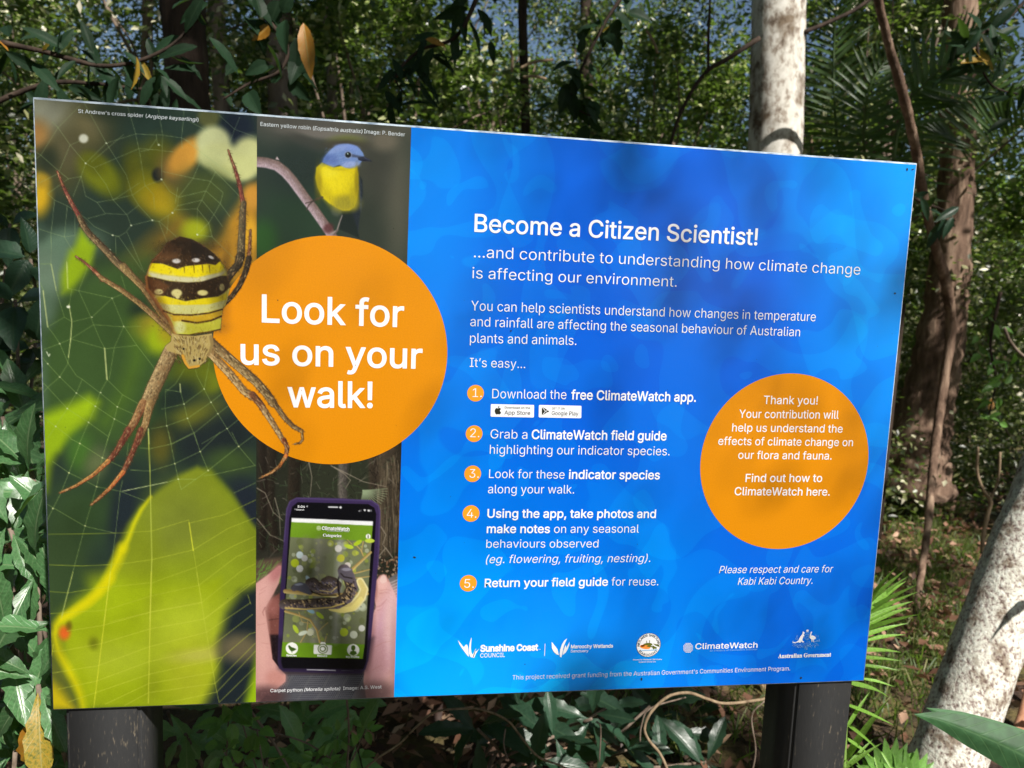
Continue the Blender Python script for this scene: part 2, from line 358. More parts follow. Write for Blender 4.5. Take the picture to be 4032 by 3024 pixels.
# web
G1 = (150,172,120); G2 = (178,196,96); G3 = (200,205,60)
C1(); cv.lines([[(520,130),(710,475),(885,755),(935,925),(990,1015),(1110,1145),(1165,1155),(1235,1330)],[(480,150),(290,340),(240,290)],[(290,340),(395,490),(530,650),(600,690),(705,830),(770,970),(890,1100),(925,1190),(880,1250),(820,1285),(790,1290),(795,1440)],
 [(290,340),(140,580),(300,720),(380,785),(490,765),(530,650),(710,475),(965,395),(1200,405),(1365,430),(1450,470)],[(890,140),(965,395),(1000,560),(1045,840),(1120,920),(1130,1050)],[(1160,170),(1200,405),(1195,500),(1190,790),(1260,895),(1335,940),(1330,1020),(1285,1080),(1170,1155)],
 [(1385,190),(1365,430),(1370,520)],[(490,765),(530,935),(630,990),(700,1085),(890,1095),(990,1015)],[(630,990),(770,965),(940,925),(1050,845),(1190,795)],[(80,540),(140,580),(90,620)],[(130,820),(280,745)],[(200,915),(380,785)],[(200,915),(260,970),(370,1020),(535,1130),(605,1200),(765,1275),(820,1285)],
 [(260,970),(230,1255),(230,1520),(260,1650)],[(370,1020),(345,1290),(430,1430)],[(440,1030),(435,1280)],[(90,1210),(230,1255),(345,1290),(435,1280)],[(1340,940),(1465,780),(1525,640)],[(1465,780),(1610,805),(1725,905),(1700,1000),(1645,1095),(1600,1170),(1500,1270)],[(1660,725),(1575,890),(1540,970),(1500,1045),(1500,1270)],
 [(1590,640),(1660,725),(1780,845),(1880,950)],[(1340,945),(1575,890),(1700,1000),(1785,1115)],[(1330,1020),(1540,970),(1645,1095),(1720,1200)],[(1300,1055),(1500,1045),(1600,1170),(1630,1290)],[(1500,1270),(1630,1290),(1770,1430),(1830,1490)],[(1690,230),(1825,355),(1990,415)],[(1870,250),(1825,355),(1785,460)],[(1430,285),(1590,370)],
 [(1195,720),(1330,750),(1465,780)],[(1145,400),(1150,470),(1190,500)],[(1145,440),(1080,535),(1010,545)],[(890,1250),(1040,1600)],[(820,1290),(1020,1580)],[(395,490),(300,720)],[(490,765),(420,940)],[(1170,1155),(1320,1290)],[(1250,1110),(1235,1260)],[(550,1130),(700,1090)],[(925,1190),(1110,1145)],
 [(580,640),(860,400)],[(130,720),(90,1100)],[(600,690),(1000,520),(1290,550)],[(770,970),(1000,820)],[(1330,860),(1310,1000)],[(400,490),(560,420)],[(1400,450),(1800,760)]],3.4,G1,.62)
cv.blob(512,435,40,38,(205,208,190),.7)
for q in ((1165,490),(1190,790),(710,475),(530,650),(1110,1145),(765,1275),(1285,1080),(740,1400),(1500,1270),(925,1190)): cv.blob(*q,8,6,(215,225,190),.8)
C2(); cv.lines([[(230,90),(275,320),(345,550),(410,590)],[(120,220),(165,320)],[(200,635),(245,690),(305,780),(380,955),(450,1060),(500,1090),(650,1205),(805,1330),(950,1395)],[(375,70),(375,300),(470,320),(760,385),(850,350)],[(410,310),(385,460)],[(410,590),(400,740),(375,955),(305,1070),(200,1160),(150,1220)],
 [(470,320),(575,550),(600,615),(655,745),(695,820)],[(715,1090),(850,1225),(985,1300),(965,1390)],[(410,590),(585,550),(760,385),(860,625),(975,795),(1140,1010)],[(200,635),(345,550)],[(170,830),(305,780),(400,740),(600,615),(860,635),(1010,630)],[(400,740),(700,825),(975,795)],[(860,635),(780,810),(735,1090)],
 [(140,885),(200,955),(305,1070),(450,1210),(615,1325),(780,1435),(900,1500)],[(150,1110),(200,1160),(370,1345),(555,1465),(730,1590)],[(500,1090),(450,1210),(370,1345),(270,1500),(200,1600)],[(720,1090),(655,1205),(615,1325),(555,1465),(475,1650)],[(850,1225),(805,1330),(780,1435),(710,1650)],[(160,1420),(270,1500),(400,1600)],
 [(1485,1010),(1500,1065),(1560,1175),(1620,1290),(1680,1390),(1760,1520),(1840,1650)],[(1355,1200),(1385,1305),(1415,1430),(1470,1560),(1500,1650)],[(1225,1180),(1220,1330),(1235,1495),(1275,1650)],[(1390,1000),(1310,1130),(1225,1200)],[(1225,1180),(1355,1200)],[(1385,1305),(1560,1175),(1605,940)],[(1190,1350),(1385,1305)],
 [(1235,1495),(1415,1430),(1620,1290),(1720,1210)],[(1100,1520),(1235,1495)],[(1275,1655),(1470,1560),(1680,1390),(1770,1320)],[(1540,1650),(1760,1520),(1870,1430)],[(110,90),(230,85)],[(840,190),(875,300)],[(590,20),(560,80),(470,320)]],3.6,(150,178,100),.62)
for L, w_ in (([(160,320),(200,635)],8),([(385,440),(410,590),(400,740)],7),([(695,820),(715,1090)],10),([(1350,1130),(1355,1200)],8),([(1075,1520),(1080,1650)],10),([(365,70),(375,300)],6),([(400,740),(380,900)],6),([(230,90),(275,320)],5)): cv.stroke(L, w_, w_, (214,222,150), 3, .85)
cv.blob(380,460,16,12,(235,240,215),.6); cv.stroke([(190,850),(210,890),(220,870)],7,7,(210,220,190))
for q in ((305,1070),(200,955),(450,1210),(660,1205),(805,1330),(615,1325),(370,1345),(270,1500),(555,1465),(780,1435),(1560,1175),(1620,1290),(1680,1390),(1760,1520),(1385,1305),(1415,1430),(1235,1495),(760,385),(860,630),(585,550),(305,780)): cv.blob(*q,6,5,(205,215,170),.8)
C3(); cv.lines([[(240,255),(385,355),(490,405),(625,475),(830,515),(1050,600)],[(400,60),(480,100),(675,225),(870,315)],[(480,100),(385,355),(310,540),(245,665),(190,780)],[(740,0),(675,225),(625,475),(525,815),(320,1590)],[(850,420),(830,515),(790,880),(690,1650)],
 [(850,515),(1240,435),(1340,410),(1490,410)],[(1000,140),(1090,145),(1275,105),(1460,10)],[(920,330),(1090,340),(1305,275),(1525,170),(1700,0)],[(1250,0),(1305,275),(1335,410),(1360,500)],[(1470,0),(1525,170),(1595,335)],[(1360,500),(1595,335),(1860,125),(1990,30)],[(1800,0),(1860,125),(2000,290)],[(1560,380),(1640,370),(2010,290)],
 [(190,625),(525,820),(790,880)],[(1820,530),(2010,440)],[(900,100),(890,200)]],3.6,(158,186,104),.66)
cv.stroke([(1075,0),(1090,370),(1100,860),(1105,1110),(1090,1650)],7,7,(196,206,90),2.6,.85); cv.stroke([(850,515),(1240,435)],5,5,(210,220,160),2.4,.8)
cv.lines([[(195,890),(790,880),(1110,860),(1425,765)],[(1440,790),(1735,720),(2010,590)],[(205,1155),(500,1165),(820,1150),(1105,1110),(1465,1025),(1765,840),(2005,745)],[(210,1385),(375,1400),(640,1355),(1110,1310),(1490,1175),(1815,990),(2005,905)],[(215,1580),(700,1550),(1100,1425),(1510,1335),(1840,1085),(2005,1015)],
 [(1425,765),(1490,1175),(1540,1490)],[(740,1650),(1100,1565),(1530,1490),(1880,1210),(2005,1145)],[(1570,1620),(1920,1335),(2010,1295)]],4,(184,196,60),.7)
cv.stroke([(1430,790),(1465,1030)],8,8,(222,222,60),2.4,.8)
for q in ((385,355),(625,475),(675,225),(1305,275),(1525,170),(1335,410),(1595,335),(1860,125),(245,665),(525,815),(480,100)): cv.blob(*q,7,5,(215,220,160),.8)
C4(); cv.lines([[(365,515),(680,465),(1090,350),(1530,265)],[(240,690),(330,685),(660,625),(1090,495),(1560,410),(2005,80)],[(235,880),(640,815),(1085,650),(1580,525),(1960,270)],[(290,1020),(620,950),(1080,780),(1600,665),(1980,370)],[(380,1130),(615,1050),(1080,890),(1620,770),(1720,740),(1955,540),(2005,525)],
 [(700,1150),(1080,970),(1635,875),(1720,745)],[(870,1160),(1075,1050),(1655,970),(2005,620)],[(1230,1140),(1670,1045),(2005,690)],[(1690,1135),(2000,830)],[(1835,1125),(1990,960)],[(1495,0),(1540,280),(1560,410),(1580,530),(1605,680),(1640,880),(1655,970),(1690,1135)],[(1940,200),(1965,280)]],4.2,(196,204,70),.72)
cv.stroke([(745,0),(690,450),(600,1180)],8,6,(214,216,60),2.4,.85); cv.stroke([(1100,0),(1085,650),(1075,1140)],8,7,(206,210,70),2.4,.85); cv.stroke([(420,0),(320,400)],6,6,(190,200,110),2.4,.8); cv.stroke([(250,630),(230,740)],5,5,(220,220,60),2.4,.8)
LB = .2655                                      # boundary between the first two photographs
top2, bot2 = .4630, .4586                       # boundary to the blue print
def web_col(u, v, X, Y):
    c = cv.sample(X, Y)[:, :3]; c = c*(1+.10*(fbm(u, v, 40, 5)[:, None]-.5))
    return lin(np.clip(c, 0, 255))*KP
sheet('spider_web_print', [(0,0),(LB,0),(LB,H_S),(0,H_S)], 270, 800, web_col, 0, M_print, sign)

# ---------------- photo 2: yellow robin
rc = Canvas(1000, 440, 1630, 1120, (42, 54, 46), 7); rc.crop(950, 400, 2.765)
rc.poly([(100,0),(1900,0),(1900,360),(1300,480),(400,420),(100,300)],(84,82,76),160); rc.blob(1560,1000,330,900,(82,82,70),1.2); rc.blob(1480,560,170,500,(64,66,58),1.3)
rc.blob(900,350,440,60,(112,108,102),1.2,5); rc.blob(700,440,190,60,(70,70,64),1.2,25); rc.blob(1150,430,180,60,(104,110,60),1.3); rc.blob(1120,480,240,60,(66,62,52),1.3); rc.blob(1560,430,140,110,(120,112,96),1.3,al=.7)
rc.blob(600,1250,420,420,(36,58,42),1.2); rc.blob(240,1500,150,200,(40,80,34),1.3); rc.blob(1350,1500,260,500,(46,54,46),1.3); rc.blob(600,750,330,260,(34,46,42),1.3)
def feather(c, pts_, n, color, length, ang, w_=4, al=.35):
    xs = [p[0] for p in pts_]; ys = [p[1] for p in pts_]
    for _ in range(n):
        x = c.rng.uniform(min(xs), max(xs)); y = c.rng.uniform(min(ys), max(ys)); t = math.radians(ang+c.rng.uniform(-18, 18)); l = length*c.rng.uniform(.5, 1.2)
        c.stroke([(x, y), (x+l*math.cos(t), y+l*math.sin(t))], w_, w_*.4, color, 1.8, al)
rc.poly([(1275,780),(1320,860),(1325,1000),(1300,1180),(1270,1470),(1190,1430),(1150,1250),(1235,1150)],(32,40,48),8); rc.poly([(1090,1190),(1200,1190),(1290,1490),(1150,1425),(1065,1390)],(24,34,32),10); rc.blob(1040,1190,60,60,(70,80,66),.8)
feather(rc, [(1280,830),(1310,1150)], 40, (70,80,95), 60, 84)
BRN = [(150,655),(280,668),(390,700),(480,770),(560,860),(640,970),(720,1080),(790,1170),(860,1270),(930,1370),(1000,1480)]
rc.stroke(BRN,112,100,(186,166,178),5,1,(110,90,84),.16)
rc.poly([(375,630),(392,600),(418,640)],(190,170,175))
for i in range(160):
    k = rc.rng.integers(0, 10); t = rc.rng.random(); a0 = np.array(BRN[k]); a1 = np.array(BRN[k+1]); q = a0+(a1-a0)*t+rc.rng.uniform(-38, 38, 2); d = (a1-a0)/np.linalg.norm(a1-a0)*rc.rng.uniform(8, 34)
    rc.stroke([tuple(q), tuple(q+d)], 7, 3, [(92,70,66),(206,190,200),(140,110,105)][i % 3], 3, .4)
rc.blob(950,1380,50,60,(84,44,46),1.,50,.8)
rc.poly([(880,665),(940,690),(1010,720),(1100,700),(1180,725),(1262,700),(1278,800),(1278,950),(1265,1060),(1230,1150),(1180,1188),(1110,1190),(1040,1160),(960,1110),(880,1040),(830,930),(808,830),(818,720)],(226,206,16),7)
rc.blob(1130,1110,150,90,(160,150,44),1.1,0,.9); rc.blob(1230,1000,50,150,(186,172,30),1.1,0,.8); rc.blob(905,960,60,150,(196,180,24),1.1,-25,.8); rc.blob(1060,860,160,110,(244,226,26),1.2,0,.8)
feather(rc, [(850,760),(1240,1040)], 150, (196,176,14), 40, 80); feather(rc, [(850,760),(1240,1000)], 80, (250,236,60), 36, 85); feather(rc, [(960,1020),(1240,1170)], 80, (120,116,40), 34, 80)
rc.sf=1.
rc.poly([(885,662),(900,620),(930,575),(980,520),(1025,488),(1070,472),(1120,465),(1170,465),(1220,475),(1260,490),(1295,520),(1325,560),(1340,600),(1315,650),(1285,690),(1240,715),(1190,728),(1140,722),(1070,692),(1000,716),(940,690)],(118,148,208),6)
rc.blob(1150,500,120,34,(126,152,222),1.,4,.9); rc.blob(1190,690,90,36,(158,176,226),1.,0,.9); rc.blob(980,640,70,60,(96,120,186),1.1,0,.8)
feather(rc, [(930,500),(1270,690)], 190, (76,98,160), 34, 140); feather(rc, [(930,500),(1270,700)], 90, (156,178,232), 28, 150)
rc.stroke([(1180,585),(1260,600),(1340,612)],34,22,(66,72,92),6,.8); rc.blob(1165,583,40,38,(150,160,190),.35); rc.blob(1165,583,33,31,(22,28,30),.2); rc.blob(1160,570,9,7,(190,215,200),.4)
rc.poly([(1270,612),(1335,600),(1380,620),(1427,652),(1330,656),(1275,640)],(44,48,66),3); rc.stroke([(1290,634),(1420,652)],4,3,(14,16,24)); rc.stroke([(1340,612),(1400,640)],6,4,(96,104,130),3,.7)
rc.stroke([(885,1043),(820,1065),(770,1095),(735,1130),(712,1185)],22,10,(72,60,56),3); rc.stroke([(830,1065),(770,1090),(700,1110)],16,8,(58,48,44),3); rc.stroke([(1100,1240),(1070,1320),(1045,1400),(970,1450)],10,16,(150,138,136),3); rc.stroke([(1050,1400),(1000,1470)],18,12,(104,92,90),3)

rc.blob(840,880,40,190,(120,104,14),1.2,0,.45); rc.blob(1262,860,26,170,(110,96,16),1.2,0,.5); rc.blob(960,770,90,60,(250,240,70),1.3,0,.4); rc.blob(910,640,34,70,(70,96,160),1.2,30,.5); rc.blob(1060,520,110,30,(150,172,226),1.2,-20,.5); rc.stroke([(900,690),(1000,735),(1130,742),(1255,712)],16,16,(150,138,20),12,.45)
rc.poly([(160,600),(170,600),(170,720),(160,720)],(90,80,80),3,.3)
for k in range(9): rc.stroke([(1285+rc.rng.uniform(-6,14),820+k*42),(1300+rc.rng.uniform(-6,10),870+k*42)],9,3,(84,96,116),4,.5)
# ---------------- photo 3: hands holding a phone in the forest
pc = Canvas(1000, 1740, 1600, 2800, (38, 40, 32), 11); pc.crop(950, 1750, 1.58)
rg = pc.rng
pc.blob(700,250,360,260,(44,48,36),1.4); pc.blob(200,900,160,200,(62,56,50),1.3)
for x, wd, c_ in ((190,70,(52,44,36)),(340,80,(50,42,34)),(640,60,(112,104,98)),(900,130,(88,76,62)),(820,60,(64,54,44)),(960,60,(70,60,48)),(130,50,(46,38,32))):
    pc.stroke([(x,-20),(x+rg.uniform(-20,20),300),(x+rg.uniform(-10,50),640)],wd,wd*.9,c_,12,.9,tuple(np.array(c_)*.55),.3)
for i in range(420):
    x = rg.uniform(90,1000); y = rg.uniform(60,760); a_ = rg.uniform(0,6.3); l = rg.uniform(15,80)
    c_ = [(70,86,60),(96,116,84),(54,62,50),(120,112,96),(24,28,22),(20,22,18),(60,90,50),(140,132,120)][rg.integers(0,8)]
    pc.stroke([(x,y),(x+l*math.cos(a_)*.5,y+l*math.sin(a_)*.5+rg.uniform(-6,6)),(x+l*math.cos(a_),y+l*math.sin(a_))],rg.uniform(2,6),1.5,c_,2.6,.55)
for i in range(160):
    pc.stroke([(x:=rg.uniform(840,985),y:=rg.uniform(60,600)),(x+rg.uniform(-8,12),y+rg.uniform(40,140))],4,3,[(130,118,98),(48,40,32),(100,88,70)][i%3],2.6,.6)
for k in range(14): pc.stroke([(760,285),(760+150*math.cos(-.1+k*.14),285+120*math.sin(-.1+k*.14))],9,3,(140,156,124),3,.8)
for L in ([(100,270),(150,300),(200,420),(260,470)],[(100,460),(180,560),(270,600)],[(210,330),(240,440),(245,560)],[(560,130),(640,180),(680,220),(650,270)],[(870,510),(900,560),(880,620),(940,700)],[(850,700),(900,640),(970,740)],[(420,100),(440,200),(430,320)],[(580,140),(760,230),(900,260)]): pc.stroke(L,6,3,(150,140,124),3,.8)
pc.poly([(90,720),(250,700),(240,830),(90,900)],(88,72,60),20)
for i in range(60): pc.stroke([(x:=rg.uniform(95,240),y:=rg.uniform(760,880)),(x+rg.uniform(10,50),y-rg.uniform(10,60))],3,2,(96,150,60),2.6,.8)
for i in range(60): pc.blob(rg.uniform(850,980),rg.uniform(700,830),rg.uniform(4,12),rg.uniform(3,7),[(120,90,70),(150,130,110),(60,46,38)][i%3],.5,rg.uniform(0,180))
for x in range(0,18):
    for y in range(0,9): pc.blob(925+x*4.5+y*2,860+y*18-x*2,2.6,3.6,(170,172,176),.6)
pc.poly([(915,845),(975,800),(990,960),(935,880)],(150,152,152),4,.5); pc.stroke([(905,850),(975,805)],18,18,(92,96,98),3)
pc.poly([(90,1400),(1000,1400),(1000,1640),(90,1640)],(70,62,66),10)
pc.poly([(240,1430),(800,1430),(830,1640),(100,1640)],(98,98,104),10)
for y in range(13):
    for x in range(44): pc.poly([(200+x*13-y*7,1435+y*12.5-x*.25),(207+x*13-y*7,1435+y*12.5-x*.25),(204+x*13-y*7,1442+y*12.5-x*.25),(197+x*13-y*7,1442+y*12.5-x*.25)],(26,30,46) if x % 9 else (60,60,66),2.2,.85)
SK = (212,164,158)
pc.poly([(760,1470),(770,1380),(800,1100),(838,1010),(826,930),(822,870),(862,815),(890,806),(915,835),(945,900),(985,990),(985,1640),(790,1640)],SK,5)
pc.blob(900,1180,90,240,(206,160,176),1.1,8); pc.blob(845,1350,60,160,(196,146,152),1.1,8,.8); pc.blob(880,860,34,44,(232,184,180),1.,0,.9); pc.blob(832,900,16,70,(160,110,106),1.1,0,.8); pc.blob(940,1100,50,200,(224,184,186),1.2); pc.blob(850,1540,110,70,(110,84,86),1.2,0,.8)
pc.stroke([(862,818),(900,812),(915,850)],8,5,(170,110,100),4,.7); pc.stroke([(835,1010),(870,1000),(905,960)],6,3,(170,118,118),5,.6)
for i in range(60): pc.stroke([(x:=rg.uniform(800,960),y:=rg.uniform(900,1450)),(x+rg.uniform(10,40),y+rg.uniform(-30,20))],5,3,[(190,138,140),(234,196,196)][i%2],5,.25)
pc.poly([(140,1000),(240,920),(240,1330),(180,1330),(150,1100)],(120,72,66),8); pc.blob(200,1000,40,60,(150,94,88),1.1)
pc.stroke([(170,1090),(235,1080)],5,4,(60,34,32),5,.7); pc.poly([(180,1180),(240,1180),(240,1400),(200,1400)],(30,20,24),14)
pc.poly([(80,870),(130,835),(190,790),(235,752),(252,752),(248,800),(236,860),(200,930),(165,985),(148,1020),(160,1100),(185,1250),(195,1330),(240,1390),(278,1430),(276,1470),(220,1520),(150,1560),(80,1640)],(208,156,150),5)
pc.blob(215,800,30,70,(188,122,124),1.1,35,.9); pc.blob(130,940,50,110,(218,168,162),1.2,20); pc.blob(130,1200,40,200,(216,166,158),1.2); pc.blob(215,1450,60,50,(196,138,130),1.1); pc.blob(160,1560,110,60,(84,58,60),1.2,0,.9)
pc.stroke([(150,1010),(135,1040),(140,1060)],6,3,(140,88,84),4,.7); pc.stroke([(185,1240),(130,1230)],4,2,(176,118,112),4,.6)
pc.blob(884,835,22,26,(240,206,200),.7,8,.9); pc.stroke([(862,832),(866,812),(884,805),(902,812),(908,834)],3,3,(176,120,112),2.5,.7)
for q_ in (((868,905),(900,898),(930,905)),((860,925),(895,918),(925,924)),((846,1030),(880,1015)),((120,905),(160,880)),((112,930),(150,905)),((105,1120),(150,1110)),((830,1260),(880,1230),(930,1220)),((815,1400),(870,1370))): pc.stroke(list(q_),4,2,(168,112,108),4,.45)
for i in range(500):
    x_, y_ = (rg.uniform(95,240), rg.uniform(800,1560)) if i % 2 else (rg.uniform(790,965), rg.uniform(830,1600)); pc.blob(x_, y_, rg.uniform(2,7), rg.uniform(2,6), [(232,190,184),(178,126,120),(216,150,150)][i % 3], 1.2, 0, .10)
pc.blob(800,1250,26,200,(150,100,104),1.2,5,.6); pc.blob(955,1300,26,260,(150,104,110),1.3,0,.35)
# phone body
pc.poly([(252,760),(270,560),(283,400),(300,355),(345,328),(470,328),(640,334),(810,345),(850,368),(866,410),(860,640),(846,800),(810,1180),(790,1340),(772,1395),(745,1420),(600,1420),(262,1408),(236,1388),(228,1340),(236,1100)],(58,44,84),4)
pc.stroke([(268,600),(285,400),(305,352),(345,332),(810,348),(855,380),(862,430),(850,760)],8,8,(86,70,120),4,.7); pc.poly([(228,1200),(820,1200),(790,1340),(772,1395),(745,1420),(262,1408),(236,1388)],(32,26,44),40,.85)
pc.poly([(250,1350),(300,460),(318,385),(352,357),(790,369),(828,392),(840,430),(828,640),(800,1000),(776,1350),(758,1394),(262,1388)],(10,10,16),4)
pc.poly([(315,455),(820,476),(818,503),(313,481)],(242,244,248)); pc.poly([(313,480),(818,502),(811,602),(305,576)],(112,152,36)); pc.poly([(258,1224),(768,1238),(757,1330),(250,1317)],(104,146,30))
Q = [(305,574),(811,600),(768,1240),(258,1226)]
pc.poly(Q,(112,118,88))
ins = lambda s, t: tuple((1-s)*(1-t)*np.array(Q[0])+s*(1-t)*np.array(Q[1])+s*t*np.array(Q[2])+(1-s)*t*np.array(Q[3]))
for i in range(210):
    s_, t_ = rg.uniform(.03,.97), rg.uniform(.03,.97); c_ = [(176,190,90),(96,104,60),(206,214,190),(150,170,50),(110,112,96),(84,92,62),(190,200,60)][rg.integers(0,7)]
    r_ = rg.uniform(6,26) if i < 120 else rg.uniform(5,14); pc.blob(*ins(s_, t_), r_, r_, c_, .35, 0, .5)
for s_, c_ in ((.36,(160,158,150)),(.62,(176,178,176)),(.42,(120,120,104)),(.2,(130,134,100))): pc.stroke([ins(s_,.02),ins(s_+.02,.98)],44,34,c_,24,.55)
for q in ((365,685,22,(214,232,240)),(395,705,20,(206,206,208)),(335,735,26,(186,204,40)),(365,770,22,(226,228,232)),(605,645,22,(232,228,224)),(662,750,20,(216,206,200)),(620,705,24,(196,196,60)),(640,1165,26,(180,200,50)),(700,1180,24,(214,220,200)),(750,1140,20,(226,226,220)),(430,1165,22,(206,208,180))): pc.blob(q[0],q[1],q[2],q[2],q[3],.25,0,.9)
BR = (208,188,120)
for L, w_ in (([(275,910),(420,925),(560,935),(783,925)],26),([(690,775),(740,730),(806,668)],18),([(700,800),(760,785),(797,775)],8),([(700,830),(797,818)],7),([(275,1035),(360,1060),(430,1090),(470,1150),(490,1228)],14),([(415,1100),(410,1160),(370,1228)],7),([(540,1105),(500,1140),(480,1165)],5),([(360,1040),(380,1100),(430,1110)],5),([(760,690),(740,650),(700,610)],7),([(760,600),(750,660),(760,690)],6),([(690,620),(660,590)],5),([(530,1190),(520,1228)],5)): pc.stroke(L,w_,w_*.8,BR,2.6,1,(150,120,70))
for x,y,a_,c_ in ((725,610,-30,(170,196,40)),(670,632,15,(186,210,60)),(340,1145,60,(180,204,60)),(385,1170,-20,(210,220,200)),(490,1060,40,(170,196,60)),(430,1030,30,(150,190,210)),(420,840,60,(180,206,220)),(800,597,0,(190,210,70))): pc.blob(x,y,30,13,c_,.3,a_)
for k, c_ in enumerate(((226,216,160),(206,190,120))): pc.stroke([(640,1010),(700,1000),(745,950),(765,900),(740,850)],70-22*k,48-20*k,c_,3)
pc.stroke([(560,1015),(620,1028),(690,1020),(745,960)],36,30,(228,214,130),3); 
SN = (64,54,44)
for L, w0_, w1_ in (([(330,890),(370,880),(400,890),(430,915)],40,34),([(430,860),(480,890),(560,900),(590,890)],62,58),([(420,855),(450,845),(480,870)],40,44),([(520,850),(545,838),(580,850),(600,870)],48,50),([(270,992),(380,995),(500,985),(600,985),(660,950),(690,890),(670,820),(640,780)],66,76)):
    pc.stroke(L,w0_,w1_,(104,94,104),2.6,1,SN,.2)
for i in range(150):
    t_ = rg.random(); L = [(270,992),(380,995),(500,985),(600,985),(660,950),(690,890),(670,820)]; k = int(t_*5.99); a0 = np.array(L[k]); a1 = np.array(L[k+1]); q = a0+(a1-a0)*rg.random()+rg.uniform(-24,24,2)
    pc.blob(*q, rg.uniform(4,13), rg.uniform(3,6), [(196,168,120),(30,26,24),(150,130,100),(40,34,32)][i%4], .5, rg.uniform(0,90), .8)
for i in range(60): pc.blob(rg.uniform(440,600),rg.uniform(850,920),rg.uniform(4,10),3,[(190,166,130),(36,32,36),(120,120,150)][i%3],.5,rg.uniform(0,60),.7)
pc.stroke([(275,1015),(400,1022),(560,1010),(640,985)],8,8,(214,190,110),2.6); pc.stroke([(490,905),(560,915),(600,880)],6,6,(214,190,130),2.6); pc.stroke([(430,910),(500,935),(590,935)],8,8,(20,18,22),3,.8)
pc.stroke([(615,800),(600,850),(610,930)],8,14,(24,20,24),4,.8)
pc.poly([(600,780),(620,762),(660,758),(690,772),(700,820),(690,860),(650,850),(610,825)],(92,86,96),5); pc.blob(655,775,30,10,(140,136,150),.6); pc.stroke([(620,800),(640,820),(690,830)],6,8,(40,34,34),3)
pc.poly([(310,895),(330,865),(370,852),(400,862),(420,885),(436,915),(425,932),(390,920),(350,905)],(84,84,96),4); pc.blob(360,868,26,7,(136,142,160),.6,-5)
# icons
pc.blob(316,1265,38,37,(244,246,242),.06); pc.blob(697,1275,38,37,(244,246,242),.06)
pc.poly([(292,1250),(300,1244),(312,1256),(330,1262),(346,1270),(330,1280),(312,1284),(300,1270)],(60,90,30)); pc.stroke([(318,1283),(316,1292)],3,3,(60,90,30))
pc.blob(697,1262,14,17,(70,100,30),.1); pc.poly([(674,1300),(680,1284),(697,1278),(714,1284),(720,1300),(697,1310)],(70,100,30))
pc.poly([(455,1242),(490,1243),(497,1226),(522,1227),(530,1244),(562,1245),(566,1250),(562,1300),(558,1304),(456,1300),(451,1296),(452,1247)],(244,246,242)); pc.blob(508,1268,32,31,(104,120,70),.08); pc.blob(508,1268,26,25,(244,246,242),.08); pc.blob(508,1268,20,19,(104,120,70),.1); pc.blob(508,1268,13,12,(244,246,242),.1)
pc.blob(790,570,15,15,(244,246,242),.1); pc.stroke([(790,566),(790,580)],6,6,(60,70,40)); pc.blob(790,560,3,3,(60,70,40),.3)
pc.blob(483,519,15,15,(230,240,215),.1); 
for k in range(-2,3): pc.stroke([(469,519+k*6),(497,519+k*6)],1.6,1.6,(112,152,36),2,.8); pc.stroke([(483+k*6,505),(483+k*6,533)],1.6,1.6,(112,152,36),2,.8)
pc.stroke([(545,387),(600,388)],8,8,(236,238,242)); pc.blob(619,389,7,7,(236,238,242),.2); pc.stroke([(410,1397),(587,1402)],4,4,(236,238,242)); pc.stroke([(625,1403),(700,1405)],2,2,(90,90,100))
for k in range(4): pc.stroke([(732+k*5,414),(732+k*5,411-k*2.4)],3.4,3.4,(235,235,240) if k < 2 else (100,100,106))
pc.poly([(760,404),(768,401),(777,404),(769,415)],(235,235,240)); pc.poly([(785,403),(813,404),(813,416),(785,415)],(110,110,116)); pc.poly([(787,404),(799,405),(799,415),(787,414)],(240,240,244)); pc.poly([(402,383),(416,377),(411,390),(408,384)],(240,240,244)); pc.poly([(331,401),(339,396),(339,406)],(240,240,244))
YM = 1560.                                      # the disc covers the seam between photo 2 and 3
def mid_col(u, v, X, Y):
    a_ = rc.sample(X, Y)[:, :3]; b2 = pc.sample(X, Y)[:, :3]; c = np.where((Y < YM)[:, None], a_, b2)
    return lin(np.clip(c, 0, 255))*KP
sheet('robin_and_phone_print', [(LB,0),(top2,0),(bot2,H_S),(LB,H_S)], 240, 860, mid_col, 0, M_print, sign)

# ---------------- blue field
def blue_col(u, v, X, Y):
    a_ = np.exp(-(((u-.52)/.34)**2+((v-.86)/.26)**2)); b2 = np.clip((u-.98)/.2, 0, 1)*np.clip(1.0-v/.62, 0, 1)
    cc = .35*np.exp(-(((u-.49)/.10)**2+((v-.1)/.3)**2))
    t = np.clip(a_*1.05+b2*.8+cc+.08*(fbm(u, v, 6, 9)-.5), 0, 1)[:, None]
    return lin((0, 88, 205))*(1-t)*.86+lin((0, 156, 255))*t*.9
sheet('blue_print', [(top2,0),(W_S,0),(W_S,H_S),(bot2,H_S)], 90, 90, blue_col, 0, M_blue, sign)

